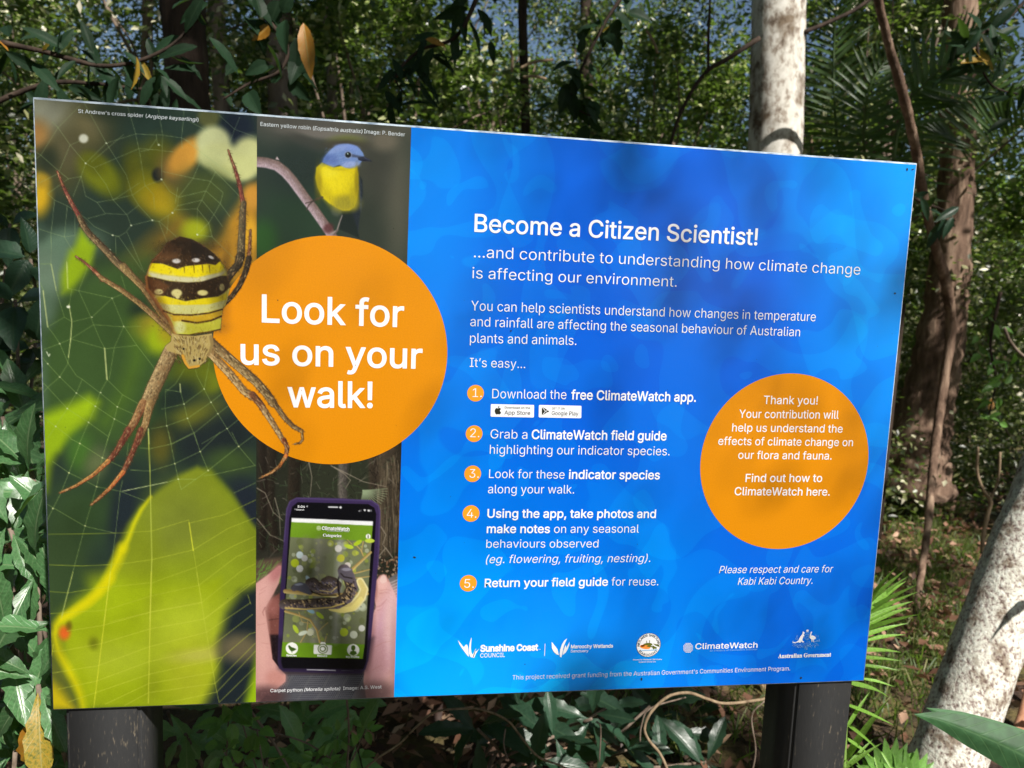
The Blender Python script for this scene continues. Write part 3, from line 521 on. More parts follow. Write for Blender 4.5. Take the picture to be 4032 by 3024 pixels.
# ---------------- discs
def disc_from(ptsC, conv):
    L = np.array([uv(*conv(p)) for p in ptsC]); A = np.c_[2*L, np.ones(len(L))]; s_ = np.linalg.lstsq(A, (L**2).sum(1), rcond=None)[0]
    return s_[0], s_[1], math.sqrt(s_[2]+s_[0]**2+s_[1]**2)
def crp(x0, y0, sc): return lambda p: (x0+p[0]/sc, y0+p[1]/sc)
K1 = crp(100,350,2.212); KR = crp(950,400,2.765); K6 = crp(800,900,1.659); KPH = crp(950,1750,1.58); KB = crp(1750,750,1.264); KL = crp(1750,1450,1.7464)
KT = crp(2650,1400,1.7459); KG = crp(1700,2350,2.4578); KH = crp(2400,2350,2.011); KA = crp(2750,2430,3.6867)
def disc(name, c, k, mat, parent, n=96, r0=0.):
    u, v, r_ = c
    if r0 == 0:
        V = [P(u+r_*math.cos(t), v+r_*math.sin(t), k) for t in np.linspace(0, 2*math.pi, n, endpoint=False)]; F = [tuple(range(n))]
    else:
        V = [P(u+q*math.cos(t), v+q*math.sin(t), k) for q in (r0, r_) for t in np.linspace(0, 2*math.pi, n, endpoint=False)]
        F = [(i, n+i, n+(i+1) % n, (i+1) % n) for i in range(n)]
    return link(name, mesh(name, V, F), mat, parent)
bigc = disc_from([(62,800),(1583,790),(820,57),(850,1532),(330,222),(1420,300),(300,1330),(1480,1200)], K6)
big = disc('orange_disc', bigc, 1, M_orange, sign)
smc = disc_from([(820,122),(179,750),(1330,700),(740,1324),(400,280),(1200,300),(300,1110),(1180,1120)], KT)
small = disc('orange_disc', smc, 1, M_orange, sign)
nums = []
for (x, y) in ((213,170),(203,448),(193,723),(182,996),(163,1475)):
    c = disc_from([(x+57*math.cos(t), y+57*math.sin(t)) for t in (0, 1.2, 2.5, 3.8, 5)], KL); nums.append(disc('number_disc', c, 1, M_num, sign, 40))

# ---------------- spider cut-out lying over web and disc
sp = Canvas(120, 480, 1260, 2000, (110, 90, 60), 21)
S1 = lambda: sp.crop(100, 350, 2.212)
S2 = lambda: sp.crop(100, 1000, 2.212)
S3 = lambda: sp.crop(100, 1700, 2.212)
S6 = lambda: sp.crop(800, 900, 1.659)
TAN, TAN2, RED, DK = (178,150,98), (92,72,46), (128,66,54), (60,48,34)
def leg(L, w0, w1, c, c2, spines=10, sl=22):
    sp.stroke(L, w0, w1, c, 3, 1, c2, .35); n = len(L)-1
    for i in range(spines*2):
        k = sp.rng.integers(0, n); t = sp.rng.random(); a0 = np.array(L[k], float); a1 = np.array(L[k+1], float); q = a0+(a1-a0)*t; d = (a1-a0)/np.linalg.norm(a1-a0)
        nn = np.array([-d[1], d[0]])*(1 if i % 2 else -1); wd = (w0+(w1-w0)*(k+t)/n)/2
        sp.stroke([tuple(q+nn*wd*.8), tuple(q+nn*(wd+sl*sp.rng.uniform(.4,1))+d*sl*.5)], 4, 2, tuple(np.array(c2)*.9), 1.8, .8)
    for i in range(int(spines*5)):
        k = sp.rng.integers(0, n); t = sp.rng.random(); a0 = np.array(L[k], float); a1 = np.array(L[k+1], float); wd = (w0+(w1-w0)*(k+t)/n)/2*.7
        d = (a1-a0)/np.linalg.norm(a1-a0); q = a0+(a1-a0)*t+np.array([-d[1], d[0]])*sp.rng.uniform(-wd, wd)
        sp.stroke([tuple(q), tuple(q+d*sp.rng.uniform(6,26))], 6, 3, [(216,192,140),(52,38,26),(150,110,70)][i % 3], 2, .6)
S1(); leg([(285,720),(320,810),(350,880),(400,980),(480,1120)],18,40,(150,88,76),(98,46,42),12); leg([(480,1120),(510,1190),(560,1260),(640,1340),(720,1420),(780,1490),(900,1600)],46,66,(150,128,92),(60,48,36),14)
S2(); leg([(860,110),(930,190),(1030,290),(1100,390),(1180,510),(1280,650)],66,44,TAN,TAN2,16,14); leg([(445,20),(520,70),(620,160),(680,225)],14,36,(176,110,84),(120,60,44),10); leg([(660,200),(720,240),(850,320),(1000,430),(1150,560),(1290,690)],36,54,TAN,(96,70,44),18,12)
sp.stroke([(1060,300),(1150,430),(1250,570),(1300,660)],20,24,(150,84,50),3,.8)
S1(); leg([(1770,535),(1800,620),(1830,700),(1870,840),(1900,1000)],16,42,(140,76,60),(98,46,40),12); leg([(1905,1000),(1895,1080),(1893,1200),(1885,1330),(1880,1470)],52,70,(120,108,74),(58,48,36),14,30)
leg([(1965,1230),(1958,1360),(1950,1480)],20,36,(150,90,50),(90,50,36),8,14)
S2(); leg([(1875,20),(1860,90),(1800,160),(1740,250)],74,66,(84,72,52),(34,28,22),10,16); leg([(1950,40),(1930,130),(1890,230),(1860,290),(1800,370),(1720,450)],52,40,(70,58,40),(30,24,18),12,10)
leg([(1275,840),(1200,1000),(1120,1170),(1060,1320)],128,122,(196,170,122),(104,82,54),40,10); leg([(1030,1300),(960,1450),(900,1550),(835,1650)],76,54,(176,140,92),(110,66,44),16,16); leg([(1090,1300),(1050,1480),(980,1640)],70,52,(186,156,104),(112,86,54),14,14)
S3(); leg([(900,-20),(850,80),(790,180),(720,260)],54,44,(140,84,62),(86,40,34),12); leg([(725,255),(600,370),(450,465),(310,527)],42,16,(216,170,96),(160,86,50),14,10); leg([(1010,-20),(970,100),(910,240),(850,360)],50,42,(140,84,62),(86,44,36),12); leg([(855,350),(740,490),(640,580),(580,630)],40,16,(214,150,84),(160,76,44),14,10)
S6(); leg([(40,730),(120,800),(200,870),(350,1000),(420,1080),(460,1140)],62,52,(176,152,104),(84,66,42),26,10); leg([(460,1130),(530,1230),(590,1290),(645,1320)],36,26,(150,124,80),(80,60,38),8,8); leg([(645,1318),(652,1375),(635,1398),(600,1405)],18,10,(176,130,60),(110,76,36),4,5)
leg([(50,810),(180,950),(270,1060),(330,1100)],54,44,(206,178,124),(130,100,60),26,8); leg([(325,1085),(380,1150),(410,1200)],46,40,(140,92,60),(90,56,38),8,6); leg([(405,1190),(470,1290),(530,1390)],40,30,(206,180,130),(120,90,56),12,6); leg([(530,1380),(552,1430),(540,1490)],32,24,(150,84,54),(96,50,34),6,5); leg([(543,1480),(500,1550),(450,1590),(385,1621)],22,9,(230,150,70),(200,100,50),10,5)
S2()
OUT = [(1350,-153),(1240,-100),(1180,-10),(1110,60),(1085,100),(1055,200),(1060,280),(1110,370),(1180,480),(1240,560),(1300,690),(1350,708),(1480,702),(1700,655),(1722,480),(1745,450),(1785,300),(1770,230),(1758,140),(1700,60),(1650,0),(1560,-70),(1470,-120)]
sp.poly(OUT,(206,196,84),3.5)
sp.stroke([(1060,200),(1070,290),(1130,390),(1200,490),(1250,560),(1310,690)],30,26,(168,104,54),4,.8)
sp.poly([(1100,70),(1200,88),(1330,130),(1400,108),(1600,82),(1700,60),(1745,110),(1690,160),(1500,200),(1350,190),(1180,170),(1082,140)],(232,212,8),6)
sp.poly([(1070,160),(1180,180),(1350,202),(1500,208),(1700,165),(1758,140),(1700,200),(1540,245),(1420,250),(1260,232),(1110,200)],(206,202,156),6)
sp.poly([(1350,-153),(1240,-100),(1180,-10),(1110,55),(1095,80),(1200,85),(1330,132),(1400,107),(1500,97),(1600,87),(1660,97),(1705,60),(1650,0),(1560,-70),(1450,-130)],(52,34,18),5)
sp.poly([(1240,-100),(1180,-10),(1110,55),(1200,70),(1330,40),(1380,-60)],(96,62,34),20,.8); sp.poly([(1450,-120),(1700,50),(1600,80),(1450,40)],(26,18,16),20,.7)
sp.poly([(1065,195),(1130,205),(1260,236),(1420,248),(1540,240),(1700,192),(1768,190),(1787,290),(1730,342),(1680,372),(1540,388),(1400,412),(1300,388),(1210,368),(1130,352),(1078,300)],(44,28,14),6); sp.poly([(1065,205),(1180,230),(1260,280),(1200,350),(1110,350)],(98,56,26),16,.7)
sp.poly([(1150,380),(1220,365),(1300,388),(1400,414),(1540,390),(1680,374),(1760,340),(1755,400),(1600,440),(1400,448),(1250,440),(1165,420)],(220,200,16),5)
sp.poly([(1180,440),(1400,445),(1600,440),(1752,398),(1722,470),(1540,512),(1400,527),(1290,512),(1205,480)],(198,196,124),6)
sp.poly([(1260,530),(1500,540),(1722,492),(1712,545),(1600,592),(1480,602),(1380,588),(1290,585)],(196,158,34),6); sp.poly([(1290,600),(1480,612),(1712,560),(1705,650),(1480,697),(1345,702)],(208,208,66),5); sp.blob(1350,640,50,50,(232,236,170),1.)
for L, w_ in (([(1205,495),(1300,528),(1450,532),(1600,515),(1718,482)],14),([(1370,580),(1500,600),(1620,580),(1710,542)],16),([(1340,702),(1430,706),(1500,690),(1600,678),(1703,655)],11)): sp.stroke(L, w_, w_, (54,26,12), 3, .95)
for q in ((1165,330,38,24),(1322,340,46,34),(1330,365,20,26),(1548,338,46,24),(1716,290,22,32)): sp.blob(*q,(206,196,126),.5)
for q in ((1320,62,36,20),(1490,55,34,18),(1622,30,26,12)): sp.blob(*q,(216,214,214),.7,25 if q[0] > 1600 else 0,.9)
for x in (1385,1470,1545,1605): sp.stroke([(x,100),(x+6,165)],10,4,(70,50,10),3,.8)
for i in range(330):
    x, y = sp.rng.uniform(1090,1740), sp.rng.uniform(-110,690)
    dark = y < 90 or 230 < y < 370
    sp.blob(x, y, sp.rng.uniform(3,9), sp.rng.uniform(3,7), ((120,86,50) if dark else (150,134,40)) if i % 2 else ((20,14,10) if dark else (236,226,120)), 1., 0, .35)
for i in range(520):
    x, y = sp.rng.uniform(1085,1745), sp.rng.uniform(-120,690); cxx = 1420; ex = (x-cxx)/360
    if abs(ex) > 1-.25*max(0, -y/150)-.35*max(0, (y-300)/400): continue
    dark = y < 85+12*math.sin(x*.03) or 235 < y < 365
    sp.stroke([(x,y),(x+sp.rng.uniform(-12,12)+ex*8,y+sp.rng.uniform(8,26))],sp.rng.uniform(3,8),2,[(132,100,62),(16,10,8),(176,150,110)][i % 3] if dark else [(168,140,36),(244,236,170),(120,96,30),(236,220,60)][i % 4],2.5,.4)
sp.stroke([(1180,-10),(1110,70),(1075,140),(1060,240),(1100,360),(1190,500),(1250,580)],14,10,(120,70,40),6,.6); sp.stroke([(1700,60),(1750,140),(1775,240),(1755,380),(1722,480)],14,8,(70,56,30),6,.5)
sp.blob(1260,300,150,260,(255,250,220),1.3,0,.07); sp.blob(1680,300,80,330,(20,14,8),1.3,-8,.28)
sp.blob(1150,420,60,260,(60,30,14),1.3,-28,.45); sp.blob(1740,200,40,240,(30,20,12),1.3,6,.4); sp.blob(1420,-60,260,60,(24,16,12),1.3,0,.5); sp.blob(1500,640,230,60,(120,110,30),1.3,0,.3)
for i in range(70):
    t_ = sp.rng.integers(0, len(OUT)); a0 = np.array(OUT[t_-1], float); a1 = np.array(OUT[t_], float); q = a0+(a1-a0)*sp.rng.random(); c_ = np.array([1420., 280.]); d = (q-c_)/np.linalg.norm(q-c_)
    sp.stroke([tuple(q-d*6), tuple(q+d*sp.rng.uniform(8,20)+sp.rng.uniform(-6,6,2))], 3.5, 1.5, (120,84,50), 1.8, .7)
# trim speckles outside the body happens through the head painted next
sp.poly([(1280,690),(1345,706),(1480,712),(1630,690),(1636,740),(1610,850),(1560,945),(1500,992),(1430,996),(1400,960),(1360,880),(1240,840),(1225,800),(1270,760)],(186,164,100),5)
for i in range(260):
    x = sp.rng.uniform(1290,1600); y = sp.rng.uniform(715,940); cx = 1460+(x-1460)*.9
    sp.stroke([(x, y), (x+(1460-x)*.1+sp.rng.uniform(-6,6), y+sp.rng.uniform(14,36))], 6, 3, [(92,66,36),(222,206,150),(60,42,24),(170,140,70)][i % 4], 2, .7)
sp.blob(1475,925,13,11,(24,20,18),.5); sp.blob(1522,912,11,10,(24,20,18),.5); sp.blob(1382,826,9,9,(30,24,18),.5)
sp.stroke([(1375,885),(1400,950),(1430,990),(1515,975)],26,20,(226,166,58),3); sp.stroke([(1620,720),(1630,790),(1600,880)],30,20,(150,126,78),4)
inv = Canvas(120, 480, 1260, 2000, (0,0,0), 1)
def spi_col(u, v, X, Y):
    d = sp.sample(X, Y); a_ = np.clip(d[:, 3]/255., 0, 1)[:, None]
    return np.c_[lin(np.clip(d[:, :3], 0, 255))*KP, a_]
ua, va = uv(140, 500); ub, vb = uv(1235, 1960)
sheet('spider_print', [(.004,.03),(.345,.03),(.345,.545),(.004,.545)], 420, 640, spi_col, 2, M_cut, sign)

# ---------------- lettering
def load_font(fn):
    try: return bpy.data.fonts.load(os.path.join(bpy.utils.system_resource('DATAFILES'), 'fonts', fn))
    except Exception: return None
F_SANS = load_font('Inter.woff2'); F_SERIF = load_font('NotoSansMath-Regular.woff2')
from mathutils.geometry import tessellate_polygon
def glyphs(text, weight=0., font='sans', space=1.):
    """outline loops of a line of text, filled loop by loop; weight moves the outline out (heavier) or in (lighter)"""
    cu = bpy.data.curves.new('t', 'FONT'); f = F_SANS if font == 'sans' else F_SERIF
    if f: cu.font = f
    if font == 'serif' and F_SERIF:
        text = ''.join(chr(0x1D400+ord(ch)-65) if 'A' <= ch <= 'Z' else chr(0x1D41A+ord(ch)-97) if 'a' <= ch <= 'z' else ch for ch in text)
    cu.body = text; cu.size = 1; cu.resolution_u = 3; cu.space_character = space; cu.fill_mode = 'NONE'
    o = bpy.data.objects.new('t', cu); col.objects.link(o)
    me = bpy.data.meshes.new_from_object(o.evaluated_get(bpy.context.evaluated_depsgraph_get()))
    n = len(me.vertices); V = np.zeros(n*3); me.vertices.foreach_get('co', V); V = V.reshape(-1, 3)[:, :2]
    E = np.zeros(len(me.edges)*2, int); me.edges.foreach_get('vertices', E); E = E.reshape(-1, 2)
    bpy.data.objects.remove(o); bpy.data.meshes.remove(me); bpy.data.curves.remove(cu)
    nb = {}
    for a_, b_ in E: nb.setdefault(int(a_), []).append(int(b_)); nb.setdefault(int(b_), []).append(int(a_))
    loops = []; seen = set()
    for s0 in range(n):
        if s0 in seen or s0 not in nb: continue
        L = [s0]; seen.add(s0); prev, cur = s0, nb[s0][0] if s0+1 not in nb[s0] else s0+1
        while cur != s0 and cur not in seen: seen.add(cur); L.append(cur); q = [x for x in nb[cur] if x != prev]; prev, cur = cur, (q[0] if q else s0)
        P_ = V[L]; keep = [i for i in range(len(P_)) if np.linalg.norm(P_[i]-P_[i-1]) > 1e-5]; P_ = P_[keep]
        if len(P_) > 2: loops.append(P_)
    area = lambda P_: .5*float(np.sum(P_[:, 0]*np.roll(P_[:, 1], -1)-np.roll(P_[:, 0], -1)*P_[:, 1]))
    A = [area(L) for L in loops]; sg = 1 if A[int(np.argmax(np.abs(A)))] > 0 else -1
    def off(L, w_):                                # outward for outlines, inward for counters: both keep the ink on the same side
        d = np.roll(L, -1, 0)-L; d /= np.linalg.norm(d, axis=1)[:, None]+1e-12; nn = np.stack([d[:, 1], -d[:, 0]], 1)*sg; m_ = nn+np.roll(nn, 1, 0)
        q = np.linalg.norm(m_, axis=1)[:, None]; m_ = np.where(q > .3, m_/np.maximum(q, 1e-6), nn); c_ = np.maximum((m_*nn).sum(1), .6)[:, None]; return L+m_*w_/c_
    def inside(p, L):
        x, y = p; c_ = False
        for i in range(len(L)):
            (x1, y1), (x2, y2) = L[i-1], L[i]
            if (y1 > y) != (y2 > y) and x < (x2-x1)*(y-y1)/(y2-y1)+x1: c_ = not c_
        return c_
    if weight < 0: loops = [off(L, weight) for L in loops]
    outer = [i for i, a_ in enumerate(A) if a_*sg > 0]; VV = []; FF = []
    for oi, i in enumerate(outer):
        grp = [loops[i]]+[loops[j] for j, a_ in enumerate(A) if a_*sg < 0 and inside(loops[j][0], loops[i])]
        z = .13*(oi % 3); base = len(VV); flat_ = [Vector((x, y, 0)) for L in grp for x, y in L]
        for t in tessellate_polygon([[Vector((x, y, 0)) for x, y in L] for L in grp]): FF.append(tuple(base+k for k in t))
        VV += [(v.x, v.y, z) for v in flat_]
        if weight > 0:
            b0 = base
            for L in grp:
                O = off(L, weight); m_ = len(L); o0 = len(VV); VV += [(x, y, z+1.) for x, y in O]
                FF += [(b0+k, b0+(k+1) % m_, o0+(k+1) % m_, o0+k) for k in range(m_)]; b0 += m_
    return np.array(VV), FF
CAPH = glyphs('H')[0][:, 1].max(); CAPS = glyphs('H', font='serif')[0][:, 1].max()
LT, RG, MD, BD = -.006, .003, .012, .021
def text(s_, a, b2, cap, conv, weight=RG, italic=False, mat=None, parent=None, k=2.6, font='sans', name='lettering', space=1.):
    V, F = glyphs(s_, weight, font, space); A = np.array(uv(*conv(a))); B = np.array(uv(*conv(b2)))
    top = np.array(uv(*conv((a[0], a[1]-cap)))); h = np.linalg.norm(top-A)/(CAPH if font == 'sans' else CAPS)
    x = V[:, 0]+(np.tan(R_(11))*V[:, 1] if italic else 0); x = (x-x.min())/(x.max()-x.min()); e = B-A; n_ = np.array([e[1], -e[0]])/np.linalg.norm(e)
    U = A+x[:, None]*e+V[:, 1:2]*h*n_
    W = [P(u, v, k-.32*V[i, 2]) for i, (u, v) in enumerate(U)]
    return link(name, mesh(name, W, F), mat or M_white, parent or sign)
T = text
T('Look for',(385,609),(1310,641),176,K6,MD,parent=big); T('us on your',(247,884),(1430,912),170,K6,MD,parent=big); T('walk!',(552,1163),(1108,1168),168,K6,MD,parent=big)
T('Become a Citizen Scientist!',(148,205),(1553,273),87,KB,.009)
T('...and contribute to understanding how climate change',(146,333),(2063,420),57,KB,LT); T('is affecting our environment.',(138,437),(1152,480),55,KB,LT)
T('You can help scientists understand how changes in temperature',(132,597),(1842,651),49,KB,LT); T('and rainfall are affecting the seasonal behaviour of Australian',(128,675),(1764,726),48,KB,LT)
T('plants and animals.',(126,757),(654,769),48,KB,LT); T("It\u2019s easy...",(125,877),(400,884),45,KB,LT)
T('Download the',(327,205),(835,211),65,KL,LT); T('free ClimateWatch app.',(868,212),(1724,229),64,KL,MD)
T('Grab a',(315,480),(567,484),63,KL,LT); T('ClimateWatch field guide',(597,484),(1522,494),63,KL,MD); T('highlighting our indicator species.',(310,586),(1543,597),62,KL,LT)
T('Look for these',(305,752),(822,757),60,KL,LT); T('indicator species',(852,757),(1476,761),60,KL,MD); T('along your walk.',(298,857),(888,859),60,KL,LT)
T('Using the app, take photos and',(293,1024),(1449,1026),58,KL,MD); T('make notes',(289,1129),(722,1129),57,KL,MD); T('on any seasonal',(751,1129),(1332,1127),57,KL,LT)
T('behaviours observed',(286,1231),(1054,1229),57,KL,LT); T('(eg. flowering, fruiting, nesting).',(284,1337),(1411,1328),56,KL,LT,True)
T('Return your field guide',(275,1501),(1120,1491),56,KL,MD); T('for reuse.',(1144,1491),(1466,1489),56,KL,LT)
for i, (x0, x1, y) in enumerate(((192,255,196),(175,238,472),(170,234,750),(152,218,1024),(134,200,1505))): T('%d.' % (i+1),(x0,y),(x1,y+1),60,KL,LT,parent=nums[i])
T('Thank you!',(617,331),(987,335),56,KT,RG,parent=small); T('Your contribution will',(448,426),(1131,433),56,KT,RG,parent=small); T('help us understand the',(400,520),(1158,528),55,KT,RG,parent=small)
T('effects of climate change on',(305,612),(1229,621),55,KT,RG,parent=small); T('our flora and fauna.',(442,707),(1083,713),54,KT,RG,parent=small)
T('Find out how to',(492,866),(1018,866),54,KT,.008,parent=small); T('ClimateWatch here.',(417,957),(1070,960),54,KT,.008,parent=small)
T('Please respect and care for',(312,1493),(1093,1486),50,KT,LT,True); T('Kabi Kabi Country.',(440,1573),(952,1565),50,KT,LT,True)
PAL = flat_mat('pale_caption_ink', (205,214,220), .9)
T("St Andrew's cross spider (",(468,212),(1064,254),32,K1,0,mat=PAL); T('Argiope keyserlingi',(1066,256),(1500,287),32,K1,0,True,mat=PAL); T(')',(1502,287),(1511,288),30,K1,0,mat=PAL)
T('Eastern yellow robin (',(213,268),(795,314),42,KR,0,mat=PAL); T('Eopsaltria australis',(797,314),(1300,347),42,KR,0,True,mat=PAL); T(')',(1305,347),(1319,349),40,KR,0,mat=PAL); T('Image: P. Bender',(1337,348),(1782,383),42,KR,0,mat=PAL)
T('Carpet python',(183,1536),(382,1531),20,KPH,0); T('(Morelia spilota)',(394,1530),(616,1523),20,KPH,0,True); T('Image: A.S. West',(634,1522),(873,1512),20,KPH,0)
T('5:04',(352,390),(397,391),13,KPH,.01); T('Search',(344,407),(392,408),9,KPH,RG); T('ClimateWatch',(502,528),(673,534),21,KPH,BD); T('Categories',(509,569),(623,574),17,KPH,.01,font='serif')
T('an initiative of Earthwatch Institute',(536,537),(672,541),5,KPH,RG)
T('Species',(281,1312),(345,1314),11,KPH,.015); T('Record',(474,1315),(534,1317),11,KPH,.015); T('My Profile',(652,1322),(734,1323),11,KPH,.015)
T('Sunshine Coast',(467,523),(1026,510),60,KG,.034,space=.97); T('COUNCIL',(467,581),(705,574),40,KG,RG); T('TM',(1029,506),(1051,505),8,KG,0)
T('Maroochy Wetlands',(1343,492),(1749,484),33,KG,.02); T('Sanctuary',(1341,531),(1511,527),25,KG,.006)
T("This project received grant funding from the Australian Government's Communities Environment Program.", (1700+778/2.4578,2350+794/2.4578),(2400+1423/2.011,2350+577/2.011),17.5,lambda p: p,LT)
T('ClimateWatch',(673,409),(1165,397),44,KH,.009); T('an initiative of Earthwatch Institute',(157,488),(840,466),22,KA,-.004,mat=M_pale); T('Australian Government',(1146,584),(1912,561),56,KA,.012,font='serif')
T('Maroochy Wetlands Sanctuary',(182,497),(410,493),9,KH,.012); T('Support Group Inc',(227,515),(362,511),9,KH,.012)
def shapes(name, polys, conv, mat, k=2.6, parent=None):
    V = []; F = []
    for L in polys:
        o = len(V); V += [P(*uv(*conv(p)), k) for p in L]; F.append(tuple(range(o, o+len(L))))
    return link(name, mesh(name, V, F), mat, parent or sign)
def seg(a, b2, w0, w1=None):
    w1 = w0 if w1 is None else w1; d = np.array(b2, float)-np.array(a, float); n_ = np.array([-d[1], d[0]])/max(np.linalg.norm(d), 1e-6)/2
    return [tuple(np.array(a)+n_*w0), tuple(np.array(b2)+n_*w1), tuple(np.array(b2)-n_*w1), tuple(np.array(a)-n_*w0)]
shapes('council_logo', [[(253,413),(268,430),(290,458),(308,478),(318,470),(326,456),(340,455),(347,470),(352,500),(357,573),(345,562),(322,532),(290,490),(268,455)],[(382,385),(384,400),(380,440),(377,490),(382,530),(394,553),(402,574),(386,580),(370,570),(360,540),(358,500),(365,440)],[(462,492),(445,512),(425,545),(412,578),(403,585),(398,577),(404,550),(424,500),(427,522)],[(395,553),(412,520),(424,494),(428,500),(415,540),(403,580)]],KG,M_white)
shapes('divider_line', [seg((1094,447),(1088,565),5)],KG,M_white)
shapes('wetlands_logo', [[(1157,430),(1166,436),(1178,455),(1196,475),(1214,500),(1227,556),(1206,550),(1178,525),(1160,490)],[(1307,395),(1296,420),(1280,455),(1268,500),(1262,540),(1250,578),(1238,574),(1235,545),(1240,505),(1256,455),(1280,415)],[(1330,430),(1326,462),(1312,500),(1294,530),(1264,556),(1270,520),(1280,490),(1292,460),(1300,486),(1312,462)]],KG,M_white)
# app badges
def rrect(x0, y0, x1, y1, r_, sx=0, sy=0):
    out = []
    for cx, cy, a0 in ((x1-r_, y0+r_, -90), (x1-r_, y1-r_, 0), (x0+r_, y1-r_, 90), (x0+r_, y0+r_, 180)):
        for t in (0, 30, 60, 90): out.append((cx+r_*math.cos(R_(a0+t))-sx*(cy-y0), cy+r_*math.sin(R_(a0+t))+sy*(cx-x0)))
    return out
bg1 = shapes('app_badge', [rrect(318,245,615,331,6,.02,.02)],KL,M_white,1.2); bg2 = shapes('app_badge', [rrect(648,251,940,336,6,.02,.02)],KL,M_white,1.2)
T('Download on the',(413,275),(588,278),14,KL,.006,mat=M_dark,parent=bg1); T('App Store',(411,316),(588,319),27,KL,RG,mat=M_dark,parent=bg1); T('GET IT ON',(737,281),(823,283),14,KL,0,mat=M_dark,parent=bg2); T('Google Play',(735,320),(918,323),27,KL,RG,mat=M_dark,parent=bg2)
shapes('apple_mark', [[(366,275),(374,270),(384,273),(388,279),(381,286),(381,294),(389,302),(384,311),(377,316),(367,313),(357,316),(350,309),(345,297),(345,286),(350,276),(358,271)],[(366,270),(368,262),(376,257),(376,263),(372,269)]],KL,M_dark,parent=bg1)
shapes('play_mark', [[(668,266),(668,322),(690,295)],[(674,265),(706,285),(694,292)],[(674,322),(704,301),(694,295)],[(709,287),(719,296),(708,301),(698,294)]],KL,M_dark,parent=bg2)
# round wetlands badge
cc = disc_from([(305+96*math.cos(t), 377+94*math.sin(t)) for t in (0,1,2,3,4,5)], KH)
rb = disc('round_badge', cc, 1.2, M_white, sign, 60); disc('badge_ring', (cc[0],cc[1],cc[2]), 1.6, M_dark, rb, 60, cc[2]*.965)
def arc_text(s_, c, r_, a0, a1, hh, inward=False):
    VV = []; FF = []; adv = []
    for ch in s_: g = glyphs(ch, .02) if ch != ' ' else (np.array([[0,0,0],[.3,0,0]]), []); adv.append((g, g[0][:, 0].max()-g[0][:, 0].min()+.1))
    totw = sum(a_[1] for a_ in adv); pos = 0
    for (V, F), wd in adv:
        t = R_(a0+(a1-a0)*(pos+wd/2)/totw); pos += wd
        if not len(F): continue
        x = (V[:, 0]-V[:, 0].min()-(wd-.1)/2)*hh/CAPH; y = V[:, 1]*hh/CAPH
        er = np.array([math.cos(t), math.sin(t)]); et = np.array([-er[1], er[0]])
        if inward: q = np.array(c)+(r_+hh-y)[:, None]*er - x[:, None]*et
        else: q = np.array(c)+(r_+y)[:, None]*er + x[:, None]*et
        o = len(VV); VV += [P(a_, b_, 2.2-.3*z_) for (a_, b_), z_ in zip(q, V[:, 2])]; FF += [tuple(i+o for i in f) for f in F]
    link('lettering', mesh('lettering', VV, FF), M_dark, rb)
arc_text('WETLANDS SANCTUARY', (cc[0], cc[1]), cc[2]*.73, 172, 368, cc[2]*.19); arc_text('MAROOCHY', (cc[0], cc[1]), cc[2]*.73, 150, 30, cc[2]*.19, True)
el = lambda x, y, a_, b_, ang=0, n=16: [(x+a_*math.cos(t)*math.cos(R_(ang))-b_*math.sin(t)*math.sin(R_(ang)), y+a_*math.cos(t)*math.sin(R_(ang))+b_*math.sin(t)*math.cos(R_(ang))) for t in np.linspace(0, 2*math.pi, n, endpoint=False)]
shapes('crab_body', [el(298,374,38,15,-5),[(340,365),(385,372),(392,392),(360,380)],[(335,378),(372,396),(366,410),(340,390)],[(345,385),(355,405),(345,412),(330,390)],seg((292,362),(290,342),5),seg((312,362),(314,338),5)],KH,M_olive,2.0,rb)
shapes('crab_claw', [el(278,392,42,15,8),[(240,378),(262,372),(282,384),(250,392)]],KH,M_crab,2.4,rb); shapes('crab_claw', [el(316,388,28,5,2)],KH,M_olive,2.8,rb)
shapes('badge_swamp', [[(226,420),(380,410),(376,418),(232,425)]],KH,M_pale,1.8,rb)
# dotted globe
gl = []
for r_ in range(-4, 5):
    for q in range(-4, 5):
        x, y = q*8.6, r_*8.6
        if x*x+y*y < 39**2: gl.append(el(618+x, 398+y, 3.5*(1-.3*(abs(x)/39)**2), 3.5, 0, 8))
shapes('dotted_globe', gl, KH, M_white)
# crest: kangaroo and emu beside a shield, star above, foliage below
cr = [[(1502,197),(1510,203),(1518,198),(1522,208),(1532,216),(1528,228),(1518,232),(1522,250),(1528,262),(1514,268),(1508,290),(1500,305),(1498,330),(1520,345),(1524,355),(1500,356),(1482,345),(1470,352),(1480,358),(1455,360),(1440,352),(1400,366),(1360,362),(1352,345),(1370,355),(1410,350),(1440,330),(1452,300),(1475,265),(1495,240),(1502,222)],
 [(1622,200),(1634,202),(1640,212),(1632,218),(1628,235),(1624,258),(1640,255),(1665,262),(1688,280),(1692,300),(1680,308),(1662,318),(1660,345),(1672,352),(1652,352),(1650,318),(1642,316),(1640,345),(1628,352),(1632,340),(1630,312),(1612,300),(1602,285),(1602,262),(1612,240),(1616,215)],
 el(1572,187,17,15)] + [[(1572+math.cos(t)*22,187+math.sin(t)*21),(1572+math.cos(t+.28)*14,187+math.sin(t+.28)*13),(1572+math.cos(t-.28)*14,187+math.sin(t-.28)*13)] for t in np.arange(7)*2*math.pi/7]
shapes('crest_animals', cr, KA, M_white)
rr = np.random.default_rng(4); fo = [seg((1350,345),(1440,362),5,3), seg((1650,345),(1752,335),5,5), seg((1530,238),(1606,236),4), seg((1530,238),(1532,300),3), seg((1606,236),(1604,290),3), seg((1532,300),(1568,325),3), seg((1604,290),(1568,325),3), seg((1545,215),(1595,213),5)]
